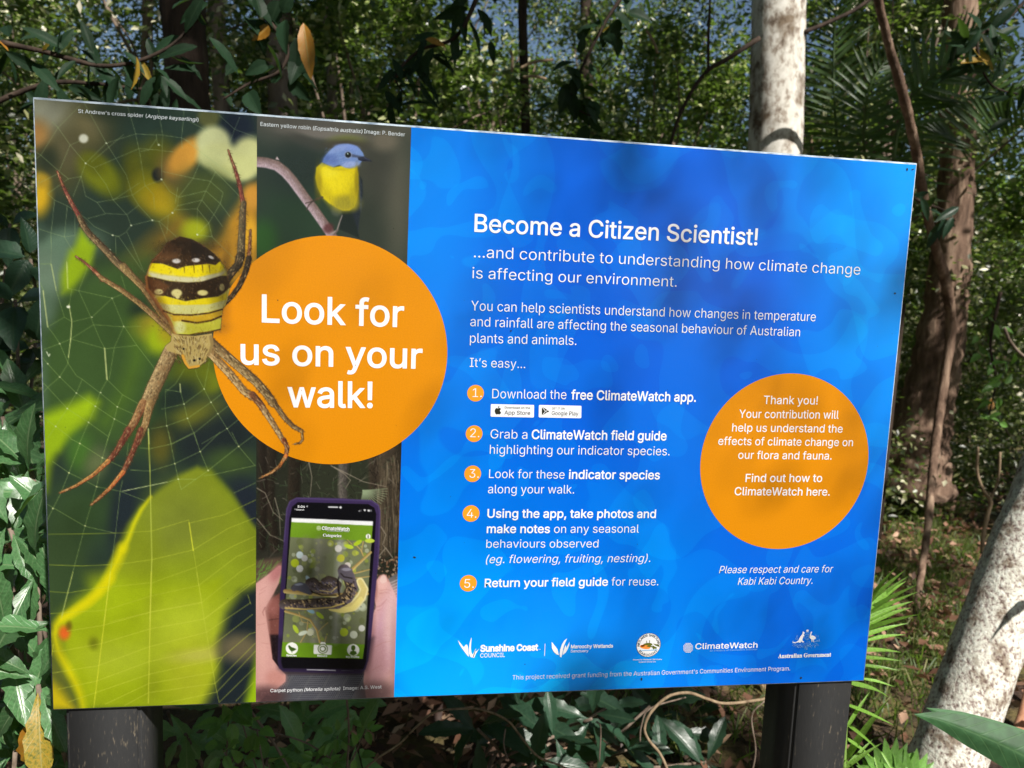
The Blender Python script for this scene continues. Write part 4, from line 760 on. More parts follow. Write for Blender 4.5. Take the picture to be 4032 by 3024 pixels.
for (x, y, rx, ry, n_) in ((1415,280,22,32,16),(1390,390,34,22,16),(1440,415,40,20,18),(1570,280,30,34,26),(1550,360,60,22,20),(1545,410,60,16,34),(1640,410,50,22,18),(1700,385,34,22,14),(1710,270,18,32,12),(1545,440,22,18,20),(1470,395,30,20,12),(1600,385,40,20,14),(1370,340,16,12,6),(1725,325,22,14,8)):
    for _ in range(n_):
        a_ = rr.uniform(0, 6.3); q = (x+rr.uniform(-rx, rx), y+rr.uniform(-ry, ry)); fo.append(seg(q, (q[0]+13*math.cos(a_), q[1]+9*math.sin(a_)), 4.5, 1.5))
shapes('crest_foliage', fo, KA, M_pale)
# specks of dirt and pin marks
sk = [el(2524,2671,3,6), el(3151,2666,4,4), el(1632,2192,6,3,20), el(2011,1302,3,3), el(1095,1182,2.5,2.5), el(2066,2612,2,2), el(3568,668,3,6), el(3590,668,6,2,-20), el(3520,1155,4,3), el(1550,900,2,2)]
sk = [L for L in sk]
rr = np.random.default_rng(8)
for _ in range(40):
    u_, v_ = rr.uniform(.01, 1.19), rr.uniform(.01, .79); q = HM @ np.array([u_, v_, 1]); sk.append(el(q[0]/q[2], q[1]/q[2], rr.uniform(.7,1.6), rr.uniform(.7,1.6), 0, 6))
shapes('dirt_speck', sk, lambda p: p, M_dark, 3.2)['kind'] = 'stuff'

# posts: square black recycled-plastic/steel posts behind the board
m, nt, b = newmat('black_post')
tc = nd(nt, 'ShaderNodeTexCoord'); mp = nd(nt, 'ShaderNodeMapping'); mp.inputs['Scale'].default_value = (1, 1, .25)
n1 = nd(nt, 'ShaderNodeTexNoise', Scale=240., Detail=6.); n2 = nd(nt, 'ShaderNodeTexNoise', Scale=14., Detail=4.)
nt.links.new(tc.outputs['Object'], mp.inputs[0]); nt.links.new(mp.outputs[0], n1.inputs[0]); nt.links.new(tc.outputs['Object'], n2.inputs[0])
r1_ = ramp(nt, [(.0, (.024,.0245,.026)), (.64, (.030,.0305,.032)), (.72, (.10,.085,.065)), (.8, (.2,.17,.14))]); mu = nd(nt, 'ShaderNodeMath', operation='MULTIPLY_ADD'); mu.inputs[1].default_value = .28; 
nt.links.new(n2.outputs[0], mu.inputs[0]); nt.links.new(n1.outputs[0], mu.inputs[2])
sb = nd(nt, 'ShaderNodeMath', operation='SUBTRACT'); sb.inputs[1].default_value = .12; nt.links.new(mu.outputs[0], sb.inputs[0]); nt.links.new(sb.outputs[0], r1_.inputs[0])
nt.links.new(r1_.outputs[0], b.inputs['Base Color']); b.inputs['Roughness'].default_value = .42
bp = nd(nt, 'ShaderNodeBump', Strength=.25, Distance=.001); nt.links.new(n1.outputs[0], bp.inputs['Height']); nt.links.new(bp.outputs[0], b.inputs['Normal'])
M_post = m
for u0 in (.0115, 1.090):
    link('post', bevel_box('post', u0, u0+.098, .0045, .1025, -.05, Z_TOP-.02, .005, 4), M_post, sign)
# ================================================================ THE FOREST
rng = np.random.default_rng(77)
def leaf_material(name, stops, rough=.35, trans=.35, tcol=(.25,.42,.05), spec=.5):
    m, nt, b = newmat(name); g = nd(nt, 'ShaderNodeNewGeometry'); r = ramp(nt, stops)
    nt.links.new(g.outputs['Random Per Island'], r.inputs[0]); nt.links.new(r.outputs[0], b.inputs['Base Color'])
    b.inputs['Roughness'].default_value = rough; b.inputs['Specular IOR Level'].default_value = spec
    t = nd(nt, 'ShaderNodeBsdfTranslucent'); t.inputs[0].default_value = (*tcol, 1); mx = nd(nt, 'ShaderNodeMixShader'); mx.inputs[0].default_value = trans
    out = nt.nodes['Material Output']; nt.links.new(b.outputs[0], mx.inputs[1]); nt.links.new(t.outputs[0], mx.inputs[2]); nt.links.new(mx.outputs[0], out.inputs[0])
    return m
M_lf = [leaf_material('forest_leaf_dark', [(0,(.010,.022,.007)),(.45,(.03,.055,.014)),(.68,(.12,.17,.04)),(.82,(.34,.40,.12)),(1,(.8,.76,.5))], .4, .3, spec=.9),  # near-white end of these ramps puts sun glints into the leaf colour
        leaf_material('forest_leaf_olive', [(0,(.014,.022,.008)),(.45,(.04,.055,.018)),(.7,(.14,.17,.05)),(.84,(.42,.42,.2)),(1,(.85,.78,.64))], .42, .3, spec=.9),
        leaf_material('forest_leaf_light', [(0,(.03,.06,.012)),(.4,(.08,.13,.025)),(.65,(.30,.38,.08)),(.85,(.6,.66,.22)),(1,(.85,.85,.6))], .4, .45, spec=.9)]
def bark_material(name, stops, sc=18., bump=.4, zs=.35, dist=.01, rough=.85, second=None):
    m, nt, b = newmat(name); tc = nd(nt, 'ShaderNodeTexCoord'); mp = nd(nt, 'ShaderNodeMapping'); mp.inputs['Scale'].default_value = (1, 1, zs)
    n = nd(nt, 'ShaderNodeTexNoise', Scale=float(sc), Detail=8., Roughness=.62); r = ramp(nt, stops)
    nt.links.new(tc.outputs['Object'], mp.inputs[0]); nt.links.new(mp.outputs[0], n.inputs[0]); nt.links.new(n.outputs[0], r.inputs[0])
    last = r.outputs[0]
    if second:
        n2 = nd(nt, 'ShaderNodeTexNoise', Scale=float(second[0]), Detail=4., Roughness=.6); r2 = ramp(nt, second[1]); nt.links.new(tc.outputs['Object'], n2.inputs[0]); nt.links.new(n2.outputs[0], r2.inputs[0])
        mx = nd(nt, 'ShaderNodeMix', data_type='RGBA', blend_type='MULTIPLY'); mx.inputs[0].default_value = 1.; nt.links.new(last, mx.inputs[6]); nt.links.new(r2.outputs[0], mx.inputs[7]); last = mx.outputs[2]
    nt.links.new(last, b.inputs['Base Color']); b.inputs['Roughness'].default_value = rough; b.inputs['Specular IOR Level'].default_value = .25
    bp = nd(nt, 'ShaderNodeBump', Strength=bump, Distance=dist); nt.links.new(n.outputs[0], bp.inputs['Height']); nt.links.new(bp.outputs[0], b.inputs['Normal'])
    return m
M_pale_bark = bark_material('lichen_pale_bark', [(.32,(.12,.08,.07)),(.41,(.34,.27,.24)),(.47,(.60,.56,.50)),(.56,(.72,.72,.62)),(.66,(.82,.80,.76))], 95., .9, .9, .006, second=(17.,[(.36,(.38,.31,.27)),(.5,(1,1,1))]))
M_top_bark = bark_material('mottled_white_bark', [(.32,(.16,.12,.09)),(.42,(.36,.31,.26)),(.5,(.58,.55,.49)),(.7,(.74,.71,.66))], 22., .4, .7, .006, second=(5.,[(.36,(.28,.22,.17)),(.50,(1,1,1))]))
M_brown = bark_material('fibrous_brown_bark', [(.3,(.05,.03,.02)),(.5,(.16,.10,.07)),(.7,(.34,.24,.17))], 16., .9, .18, .03)
M_dark_bark = bark_material('dark_bark', [(.3,(.015,.010,.007)),(.6,(.05,.033,.024)),(.8,(.09,.07,.05))], 20., .7, .2, .02)
M_grey = bark_material('far_grey_bark', [(.3,(.10,.08,.07)),(.6,(.28,.22,.19)),(.8,(.42,.36,.32))], 9., .5, .3, .02)
M_vine = bark_material('vine_bark', [(.3,(.13,.09,.055)),(.6,(.30,.22,.14)),(.8,(.42,.33,.22))], 90., .6, .25, .002)
M_twig = bark_material('twig_bark', [(.3,(.10,.07,.05)),(.7,(.26,.20,.16))], 60., .5, .3, .002)

def leaf_cloud(seed, cent, n_per, spread, L, Wd, droop=.3, keep=None, flat=.6):
    """many folded diamond leaves scattered round cluster centres"""
    r = np.random.default_rng(seed); C = np.repeat(np.asarray(cent), n_per, 0); n = len(C)
    p = C + r.normal(0, 1, (n, 3))*spread
    if keep is not None:
        k = keep(p, r); p = p[k]; n = len(p)
    d = r.normal(0, 1, (n, 3)); d[:, 2] = d[:, 2]*.5-droop; d /= np.linalg.norm(d, axis=1)[:, None]
    up_ = r.normal(0, flat, (n, 3)); up_[:, 2] += 1.; s = np.cross(d, up_); s /= np.linalg.norm(s, axis=1)[:, None]; nn = np.cross(s, d)
    l = (L*r.uniform(.6, 1.3, n))[:, None]; w_ = (Wd*r.uniform(.7, 1.2, n))[:, None]
    V = np.stack([p, p+d*l*.45-s*w_*.5+nn*w_*.16, p+d*l, p+d*l*.45+s*w_*.5+nn*w_*.16], 1).reshape(-1, 3)
    b0 = np.arange(n)*4; F = np.concatenate([np.stack([b0, b0+1, b0+2], 1), np.stack([b0, b0+2, b0+3], 1)])
    return V, F
def ell_centres(r, n, rx, ry, rz, z0):
    q = r.normal(0, 1, (n, 3)); q /= np.linalg.norm(q, axis=1)[:, None]; q *= r.uniform(.35, 1, (n, 1))**.6
    q *= np.array([rx, ry, rz]); q[:, 2] += z0; return q
def limbs(r, h0, cent, nl, r0):
    parts = []
    for i in r.choice(len(cent), nl, replace=False):
        c = Vector(cent[i]); a_ = Vector((0, 0, h0*r.uniform(.6, 1.))); mid = (a_+c)/2+Vector((r.normal()*.1, r.normal()*.1, .15)); parts.append(tube(spline([a_, mid, c], 3), np.linspace(r0, r0*.25, 7), 5))
    return merge(parts)
# ---- understorey trees that make the thicket behind the board: four kinds, copied
def proto_tree(seed, mat, R, z0, ncl, per, L, Wd, label_, group_):
    r = np.random.default_rng(seed); cent = ell_centres(r, ncl, *R, z0)
    t = thing('forest_tree', label_, 'tree', (0,0,0), group_)
    h = z0
    tv, tf = tube(spline([(0,0,-.3),(.06,.03,h*.4),(-.05,.05,h*.8),(0,0,h*1.25)], 4), np.linspace(.06,.02,13), 6, .1, seed)
    lv, lf = limbs(r, h, cent, 14, .018); lv2, lf2 = merge([(tv, tf), (lv, lf)])
    link('trunk', mesh('trunk', lv2, lf2, smooth=True), M_twig, t)
    V, F = leaf_cloud(seed+1, cent, per, r.uniform(.10, .26, (ncl*per, 1)) if False else .15, L, Wd); link('crown', mesh('crown', V, F), mat, t)
    return t
def copy_thing(o, loc, rz=0., s=1., label=None):
    c = o.copy(); col.objects.link(c); c.location = loc; c.rotation_euler = (0, 0, rz); c.scale = (s, s, s)
    if label: c['label'] = label
    for ch in o.children:
        d = ch.copy(); col.objects.link(d); d.parent = c
    return c
G_bg = 'small forest trees of the thicket behind the board'
protos = [proto_tree(101, M_lf[0], (1.3,1.2,2.0), 2.6, 52, 170, .088, .050, 'dark small-leaved tree in the shaded thicket behind the board', G_bg),
          proto_tree(202, M_lf[1], (1.4,1.3,2.2), 3.0, 54, 210, .062, .034, 'olive fine-leaved tree in the dappled thicket behind the board', G_bg),
          proto_tree(303, M_lf[2], (1.2,1.2,1.6), 2.4, 46, 150, .095, .058, 'light green leafy tree glowing in the thicket behind the board', G_bg),
          proto_tree(404, M_lf[1], (1.6,1.5,1.0), 1.5, 46, 170, .062, .034, 'low olive bushy tree in the thicket behind the board', G_bg)]
spots = []
r = np.random.default_rng(5)
for (y0, x0, x1, n) in ((5.2,-3.6,6.2,7),(7.2,-5,8,9),(9.6,-6.5,9.5,10),(12.5,-8,12,11),(16,-10,15,10)):
    for i in range(n):
        x = x0+(x1-x0)*(i+.5)/n+r.normal()*.35; y = y0+r.normal()*.5; spots.append((x, y, 0))
used = [False]*4
for x, y in ((3.0,6.2),(4.6,6.6),(6.2,6.3),(7.6,7.2),(3.8,8.4),(5.8,8.8),(9.2,8.6),(2.0,7.6),(-2.6,6.4),(-.8,7.0),(4.1,4.6),(5.4,5.2),(-1.6,3.9),(-2.6,4.6)): spots.append((x, y, -1.))
ORD = ['first','second','third','fourth','fifth','sixth','seventh','eighth','ninth','tenth','eleventh','twelfth','thirteenth','fourteenth']; ROW = {5.2:'nearest',7.2:'second',9.6:'third',12.5:'fourth',16:'farthest'}
KIND = ['dark small-leaved tree','olive fine-leaved tree','light green leafy tree','low olive bushy tree']
def row_label(i, k):
    if i >= 47: return 'olive bush, %s along the thicket edge' % ORD[[j for j, _ in sorted(enumerate(spots[47:]), key=lambda e: e[1][0])].index(i-47)]
    c = 0
    for rw, n_ in (('nearest',7),('second',9),('third',10),('fourth',11),('farthest',10)):
        if i < c+n_: return '%s, %s from the left in the %s row of the thicket' % (KIND[k], ORD[i-c], rw)
        c += n_
for i, (x, y, z) in enumerate(spots):
    k = int(r.integers(0, 4)) if y > 6.5 else (0, 1, 0, 3, 1, 0, 2)[i % 7]
    if z < 0: z = -.55; k = 3
    elif x > 2.2 and y < 7: z = .25; k = 1 if i % 2 else 0
    s = r.uniform(.85, 1.15)*(1+.045*max(y-5, 0))*(1.08 if 11 < y < 14 else .95); rz = r.uniform(0, 6.28)
    if not used[k]: protos[k].location = (x, y, z); protos[k].rotation_euler = (0,0,rz); protos[k].scale = (s,s,s); protos[k]['label'] = row_label(i, k); used[k] = True
    else: copy_thing(protos[k], (x, y, z), rz, s, row_label(i, k))
# the forest goes on behind the photographer and at both sides
SIDE = ['near left','farther left','straight behind','behind to the right','right rear','near right','at its left','at its right','left of the thicket','right of the thicket','far behind on the left','far behind on the right']
for (x, y, s) in ((-3.4,-3.2,1.1),(-2.2,-5.2,1.25),(.2,-6.2,1.2),(2.0,-7.4,1.2),(4.6,-6.0,1.1),(6.8,-2.6,1.2),(-4.6,.4,1.2),(6.4,1.4,1.1),(-3.8,3.2,1.1),(7.4,4.2,1.2),(-1.0,-8.0,1.4),(3.0,-9.5,1.5)):
    c = copy_thing(protos[int(r.integers(0, 2))], (x, y, 0), r.uniform(0, 6), s, 'small forest tree around the photographer and board, '+SIDE.pop(0)); c['group'] = 'trees behind and beside the photographer'

# ---- canopy: tall trees overhead; sunlight reaches board, pale trunks and left shrub through gaps cut for it
def on_plane(p, Y):                             # where the sunbeam through p meets the plane y = Y
    t = (p[:, 1]-Y)/SUN.y; return p[:, 0]-SUN.x*t, p[:, 2]-SUN.z*t
def board_uv_to_px(x, z):
    q = HM @ np.stack([x, Z_TOP-z, np.ones_like(x)]); return q[0]/q[2], q[1]/q[2]
def shade_density(x, z):                        # wanted shade on the board at (x, z); bough leaves are placed by it
    px, py = board_uv_to_px(x, z); D = np.full(x.shape, .05)
    ax = 2430+(py-560)*.62; D = np.maximum(D, 1.1*np.exp(-(((px-ax)/130)**4))*np.clip((1650-py)/450, 0, 1)*(.75+.25*np.sin((px-.62*py)*.045)))
    for q0, w0_ in ((2960, 70), (3240, 50), (2090, 60)):
        ax = q0+(py-700)*.60; D = np.maximum(D, .5*np.exp(-((px-ax)/w0_)**2)*np.clip((1500-py)/400, 0, 1))
    ax = 3020+(py-1350)*.50; D = np.maximum(D, .40*np.exp(-(((px-ax)/42)**2))*((py > 1150) & (py < 2400)))
    ax = 3260+(py-1350)*.40; D = np.maximum(D, .40*np.exp(-(((px-ax)/38)**2))*((py > 1500) & (py < 2500)))
    D = np.maximum(D, .30*np.clip((900-py)/500, 0, 1)*(px < 2200)); D = np.maximum(D, .16*np.exp(-(((px-2250)/420)**2+((py-1300)/450)**2)))
    D = np.maximum(D, .45*np.clip((px-2700)/500, 0, 1)*np.clip((py-2150)/300, 0, 1))
    D[(x > 1.22) | (x < .0) | (z < .93)] = 0
    return D
def keep_canopy(p, r):
    x, z = on_plane(p, 0.); inb = (x > -.12) & (x < 1.34) & (z > .88) & (z < 1.95)
    x1, z1 = on_plane(p, 1.0); trunk_ = (x1 > 1.85) & (x1 < 2.8) & (z1 > -.4) & (z1 < 1.9); x6, z6 = on_plane(p, .33); trunk_ |= (x6 > 1.12) & (x6 < 1.95) & (z6 > .1) & (z6 < 1.2)
    x2, z2 = on_plane(p, .4); shr = (x2 > -1.1) & (x2 < .1) & (z2 > .2) & (z2 < 1.2)
    x3, z3 = on_plane(p, 3.0); tt = (x3 > 1.9) & (x3 < 2.9) & (z3 > 1.6) & (z3 < 4.)
    t = p[:, 2]/SUN.z; gx_ = p[:, 0]-SUN.x*t; gy_ = p[:, 1]-SUN.y*t; wob = np.sin(gx_*5.1)*np.cos(gy_*4.3)
    gr = (gx_ > 2.3) & (gx_ < 4.6) & (gy_ > 1.0) & (gy_ < 4.6) & (wob > -.3)
    x4, z4 = on_plane(p, 3.8); fb = (x4 > 3.4) & (x4 < 4.9) & (z4 > .2) & (z4 < 2.6) & (np.sin(z4*9+x4*4) > -.2)
    # breaks cut in the canopy to let patches of sun into the thicket
    x5, z5 = on_plane(p, 6.); hole = (np.sin(x5*2.3+1)+np.sin(z5*2.9+x5*1.1)+np.sin(x5*5.7-z5*3.1)*.8 > .3)
    hole |= (x5 > -4.4) & (x5 < -2.2) & (z5 > 2.2)
    return ~(inb | trunk_ | shr | tt | gr | fb | hole)
G_can = 'tall canopy trees overhead'
r = np.random.default_rng(9)
can = [(-5,-4.5),(-1.5,-5),(2.2,-5.5),(5.5,-4),(-6,0),(8.2,.5),(-4.5,4.4),(-.6,4.9),(3.4,4.7),(7.4,5.6),(-7,9),(-2,9.3),(3,9.8),(8,10),(12,6),(-3.0,1.3),(.4,.9),(3.4,1.4),(6.0,2.6),(1.8,2.6),(-1.4,-2.2),(2.0,-1.9)]
CANP = ['behind the photographer at the far left','behind the photographer on the left','behind the photographer on the right','behind the photographer at the far right','beside the picture at the left','beside the picture at the right','over the near left of the thicket','over the near middle of the thicket','over the near right of the thicket','over the near far right of the thicket','over the deep left of the thicket','over the deep middle of the thicket','over the deep right of the thicket','over the deep far right of the thicket','at the right-hand end of the thicket','above and left of the board','above the board','above the right end of the board','above the fibrous tree','above the white trunk','above the left end of the board','above the photographer']
for i, (x, y) in enumerate(can):
    zc = r.uniform(7, 8.6); cent = ell_centres(r, 75 if y > 2 else 60, 2.7, 2.6, 1.0, 0)+np.array([x, y, zc])
    V, F = leaf_cloud(900+i, cent, 100, .30, .21, .12, .3, keep_canopy)
    t = thing('canopy_tree', 'tall forest tree closing the canopy overhead '+CANP[i], 'tree', (x, y, 0), G_can)
    V = V-np.array([x, y, 0]); link('crown', mesh('crown', V, F), M_lf[i % 2], t)
    if y > 4 or abs(x) > 7 or y < -4:
        v, f = tube(spline([(0,0,-.3),(.1,.05,zc*.4),(-.1,.1,zc*.75),(0,0,zc+.4)], 4), np.linspace(.13,.06,13), 9, .06, i); link('trunk', mesh('trunk', v, f, smooth=True), M_grey if i % 2 else M_dark_bark, t)
# unseen bough added behind the photographer; its leaves are placed to shade the board
N = 60000; q = r.random((N, 2)); bx = -.35+2.0*q[:, 0]; bz = .7+1.3*q[:, 1]; D = shade_density(bx, bz)
kk = r.random(N) < D*.26*.5; bx, bz = bx[kk], bz[kk]; tt_ = r.uniform(5.4, 6.6, len(bx))
cen = np.stack([bx+SUN.x*tt_, SUN.y*tt_, bz+SUN.z*tt_], 1); org = np.array([2.0, -4.1, 0.])
V, F = leaf_cloud(55, cen-org, 1, .01, .036, .020, .2)
t = thing('shade_bough_tree', 'fine-leaved tree behind the photographer whose boughs dapple the board with soft shade', 'tree', tuple(org)); link('crown', mesh('crown', V, F), M_lf[1], t)
v1 = tube(spline([(2.2,-1.2,-.3),(2.1,-1.0,2.8),(1.2,-.6,4.6),(.2,.1,5.4)], 5), np.linspace(.12,.02,16), 9, .06, 1)
link('trunk', mesh('trunk', *v1, smooth=True), M_grey, t)

# ---- ground
M_ground, nt, b = newmat('leaf_litter_ground'); tc = nd(nt, 'ShaderNodeTexCoord')
n1 = nd(nt, 'ShaderNodeTexVoronoi', Scale=16.); n2 = nd(nt, 'ShaderNodeTexNoise', Scale=3., Detail=8.); n3 = nd(nt, 'ShaderNodeTexNoise', Scale=40., Detail=6.)
for n_ in (n1, n2, n3): nt.links.new(tc.outputs['Object'], n_.inputs['Vector'])
ra = ramp(nt, [(0,(.03,.018,.012)),(.5,(.09,.05,.035)),(1,(.20,.12,.08))]); rb_ = ramp(nt, [(.42,(.5,.45,.4)),(.6,(.9,1.25,.55))]); mx = nd(nt, 'ShaderNodeMix', data_type='RGBA', blend_type='MULTIPLY'); mx.inputs[0].default_value = 1
nt.links.new(n1.outputs['Color'], ra.inputs[0]); nt.links.new(n2.outputs[0], rb_.inputs[0]); nt.links.new(ra.outputs[0], mx.inputs[6]); nt.links.new(rb_.outputs[0], mx.inputs[7]); nt.links.new(mx.outputs[2], b.inputs['Base Color'])
bp = nd(nt, 'ShaderNodeBump', Strength=.8, Distance=.03); nt.links.new(n3.outputs[0], bp.inputs['Height']); nt.links.new(bp.outputs[0], b.inputs['Normal']); b.inputs['Roughness'].default_value = .9
n = 90; a_ = np.linspace(-1, 1, n); a_ = np.sign(a_)*np.abs(a_)**2.2*120; gx, gy = np.meshgrid(a_, a_); gz = .05*np.sin(gx*1.3+gy*.7)*np.cos(gy*1.1-gx*.4)+.03*np.sin(gx*3.1)*np.sin(gy*2.7)
i_ = (np.arange(n-1)[:, None]*n+np.arange(n-1)[None]).ravel()
link('ground', mesh('ground', np.stack([gx.ravel(), gy.ravel()+2, gz.ravel()], 1), np.stack([i_, i_+1, i_+n+1, i_+n], 1), smooth=True), M_ground, kind='structure')
M_litter = leaf_material('dry_leaf', [(0,(.04,.02,.014)),(.35,(.13,.065,.04)),(.7,(.34,.18,.12)),(.95,(.55,.36,.25)),(1,(.26,.25,.08))], .5, .15, (.4,.2,.1), .3)
r = np.random.default_rng(31); c = np.stack([r.uniform(-2.5, 7, 7000), r.uniform(.3, 9, 7000), r.uniform(.03, .09, 7000)], 1)
for (x_, y_, s_, n_) in ((.50,1.55,.24,420),(3.0,2.1,.5,420),(3.9,3.1,.6,420),(5.2,4.6,.9,500),(1.7,1.4,.4,120)): c = np.concatenate([c, np.stack([x_+r.normal(0,s_,n_), y_+r.normal(0,s_,n_), r.uniform(.03,.10,n_)], 1)])
V, F = leaf_cloud(32, c, 1, .02, .07, .035, 0., flat=.5); link('fallen_leaves', mesh('fallen_leaves', V, F), M_litter, kind='stuff')
# grass and seedlings on the sunlit ground at the right
M_grass = leaf_material('grass_blade', [(0,(.05,.09,.02)),(.6,(.10,.15,.03)),(1,(.26,.24,.10))], .5, .4)
def tufts(name, cents, per, h, wd, seed, mat):
    r = np.random.default_rng(seed); C = np.repeat(np.asarray(cents), per, 0); n = len(C); p = C+r.normal(0, .06, (n, 3))*[1,1,0]
    d = r.normal(0, .45, (n, 3)); d[:, 2] = 1; d /= np.linalg.norm(d, axis=1)[:, None]; s = np.cross(d, r.normal(0,1,(n,3))); s /= np.linalg.norm(s, axis=1)[:, None]; l = (h*r.uniform(.5,1.3,n))[:, None]
    bend = r.normal(0, .3, (n, 3)); bend[:, 2] = -.35
    V = np.stack([p-s*wd/2, p+s*wd/2, p+d*l*.6+s*wd*.4, p+d*l*.6-s*wd*.4, p+d*l+bend*l], 1).reshape(-1, 3); b0 = np.arange(n)*5
    F = np.concatenate([np.stack([b0,b0+1,b0+2],1), np.stack([b0,b0+2,b0+3],1), np.stack([b0+3,b0+2,b0+4],1)]); return link(name, mesh(name, V, F), mat, kind='stuff')
r = np.random.default_rng(12)
g_ = [tuple(ray(r.uniform(3350, 4100), 0, y_))[:1]+(y_, .02) for y_ in r.uniform(1.6, 6.5, 480)] + [(x_, y_, .02) for x_, y_ in zip(r.uniform(1.3, 2.6, 160), r.uniform(1.2, 2.8, 160))]
tufts('ground_grass', g_, 14, .13, .006, 13, M_grass)

# ---- trunks that can be told apart
def trunk(name, label, pxs, Y, wpx, mat, n=14, rough=.05, cat='tree', ext=None, seed=0, sides=20):
    """pxs: measured points down the trunk; wpx: its widths there; Y: depth behind the board"""
    Ys = Y if hasattr(Y, '__len__') else [Y]*len(pxs)
    P_ = [ray(x, y, yy) for (x, y), yy in zip(pxs, Ys)]; depth = [((p-CAM).dot(-bk)) for p in P_]; rad = [w_*d/FPX/2 for w_, d in zip(wpx, depth)]
    S = spline(P_, 6); R = np.interp(np.linspace(0, len(P_)-1, len(S)), range(len(P_)), rad)
    o = S[-1]; t = thing(name, label, cat, tuple(o)); V, F = tube([p-o for p in S], list(R), sides, rough, seed, True)
    link('trunk', mesh('trunk', V, F, smooth=True), mat, t); return t, S, R
t_, S, R = trunk('leaning_tree', 'thick pale lichen-covered trunk leaning to the right at the lower right edge', [(4900,-200),(4480,900),(4150,1850),(4012,2200),(3882,2560),(3762,2900),(3655,3220),(3560,3600)], [1.5,1.3,1.12,1.05,.98,.92,.88,.84], [200,212,226,234,244,256,285,340], M_pale_bark, seed=3, rough=.03, sides=28)

t_, S, R = trunk('pale_tree', 'straight white mottled trunk rising behind the top right of the board', [(3110,-900),(3085,-200),(3068,0),(3058,350),(3052,620),(3040,1300),(3000,2050),(2985,2700)], 2.9, [185,200,203,203,204,215,235,300], M_top_bark, seed=5, rough=.025, sides=26)
b1 = [ray(x, y, 2.75) for x, y in ((3450,-60),(3290,30),(3170,128))]
for nm, L, w0, w1 in (('branch', [(2990,150),(2860,235),(2790,275),(2730,350),(2670,470),(2620,640)], 20, 12), ('branch', [(2788,275),(2790,120),(2798,-40)], 12, 8), ('branch', [(3160,130),(3280,80),(3380,30),(3500,-60)], 18, 14)):
    S2_ = spline([ray(x, y, 2.8) for x, y in L], 5); RR = np.linspace(w0, w1, len(S2_))*4.0/FPX/2; o = Vector(t_.location); V, F = tube([p-o for p in S2_], list(RR), 8, .1, 3); link(nm, mesh(nm, V, F, smooth=True), M_dark_bark, t_)
trunk('dark_tree', 'dark brown trunk in shade above the left of the board', [(700,-500),(715,-80),(728,150),(742,420),(760,900),(770,1600)], 2.3, [200,175,160,160,170,200], M_dark_bark, seed=7)
trunk('slim_tree', 'slim grey-pink trunk beside the dark trunk at the upper left', [(845,-300),(850,0),(862,230),(880,500),(900,1100),(905,1700)], 5.0, [72,66,62,62,66,80], M_grey, seed=8)
trunk('slim_tree', 'thin sunlit trunk above the robin picture, far back', [(1290,-300),(1292,60),(1305,250),(1310,450),(1320,900),(1320,1500)], 6.4, [46,44,40,40,44,50], M_grey, seed=9)
trunk('slim_tree', 'slender dark trunk above the middle of the board, far back', [(2060,-300),(2058,100),(2070,500),(2080,1000)], 6.6, [40,36,36,44], M_dark_bark, seed=10)
trunk('fibrous_tree', 'rough brown trunk with a sunlit flared base right of the board', [(3790,-200),(3770,300),(3765,700),(3745,1000),(3715,1250),(3680,1450),(3640,1620),(3600,1780),(3570,1930)], 3.9, [120,120,125,140,160,175,200,250,340], M_brown, seed=11, rough=.12)
trunk('woody_vine', 'long woody vine winding down past the right edge of the board', [(3440,-120),(3462,20),(3500,180),(3545,330),(3580,470),(3610,620),(3640,800),(3680,960),(3725,1120),(3745,1280),(3720,1480),(3690,1700),(3668,1900),(3650,2100),(3615,2350),(3590,2650)], [2.2,2.3,2.4,2.5,2.6,2.7,2.8,2.9,3.0,3.1,3.1,3.0,2.8,2.6,2.3,2.0], [30,32,34,38,36,36,38,36,42,40,36,34,32,28,26,28], M_brown, cat='vine', seed=12, rough=.12, sides=10)
trunk('forked_sapling', 'thin bare sapling with a forked stem in front of the dark hollow at the right', [(3852,1760),(3848,1860),(3872,1930),(3900,1975),(3885,2040),(3870,2120),(3868,2180)], 2.6, [9,12,13,16,16,16,18], M_vine, cat='sapling', seed=13, sides=7)
v = spline([ray(x, y, 2.6) for x, y in ((3938,1780),(3932,1880),(3912,1940),(3898,1975))], 4); sap = [o for o in col.objects if o.name.startswith('forked_sapling')][0]; V, F = tube([p-Vector(sap.location) for p in v], .007, 6); link('stem', mesh('stem', V, F, smooth=True), M_vine, sap)
def vine(label, L, Y, w, mat=M_vine, cat='vine', name='vine'):
    Ys = Y if hasattr(Y, '__len__') else [Y]*len(L); P_ = [ray(x, y, yy) for (x, y), yy in zip(L, Ys)]; S = spline(P_, 7); o = P_[0]
    d = (o-CAM).dot(-bk); V, F = tube([p-o for p in S], w*d/FPX/2, 7, .12, 2); ob = link(name, mesh(name, V, F, smooth=True), mat, None, tuple(o)); ob['label'] = label; ob['category'] = cat; return ob
vine('bare stem arching under the middle of the board', [(1380,3080),(1480,2990),(1570,2930),(1645,2856),(1712,2804),(1816,2790),(1902,2795),(1997,2837),(2054,2904),(2120,2980),(2224,3023),(2300,3090)], .55, 9)
vine('stem curling in a hook left of the right post', [(2640,3060),(2600,2970),(2555,2915),(2538,2865),(2566,2800),(2633,2742),(2710,2728),(2785,2752),(2860,2770),(3013,2752),(3080,2735)], .5, 12)
vine('pale stick leaning between the leaves right of the left post', [(980,2790),(1076,2923),(1133,3018),(1160,3080)], .4, 11, M_twig, 'stick', 'stick')
vine('thin green climber hanging below the phone picture', [(1358,2700),(1370,2800),(1374,2900),(1368,3000),(1362,3080)], .4, 9, M_twig)
vine('short pale stick at the right edge of the picture', [(3955,1290),(3975,1340),(4010,1385),(4060,1425)], 1.8, 12, M_twig, 'stick', 'stick')
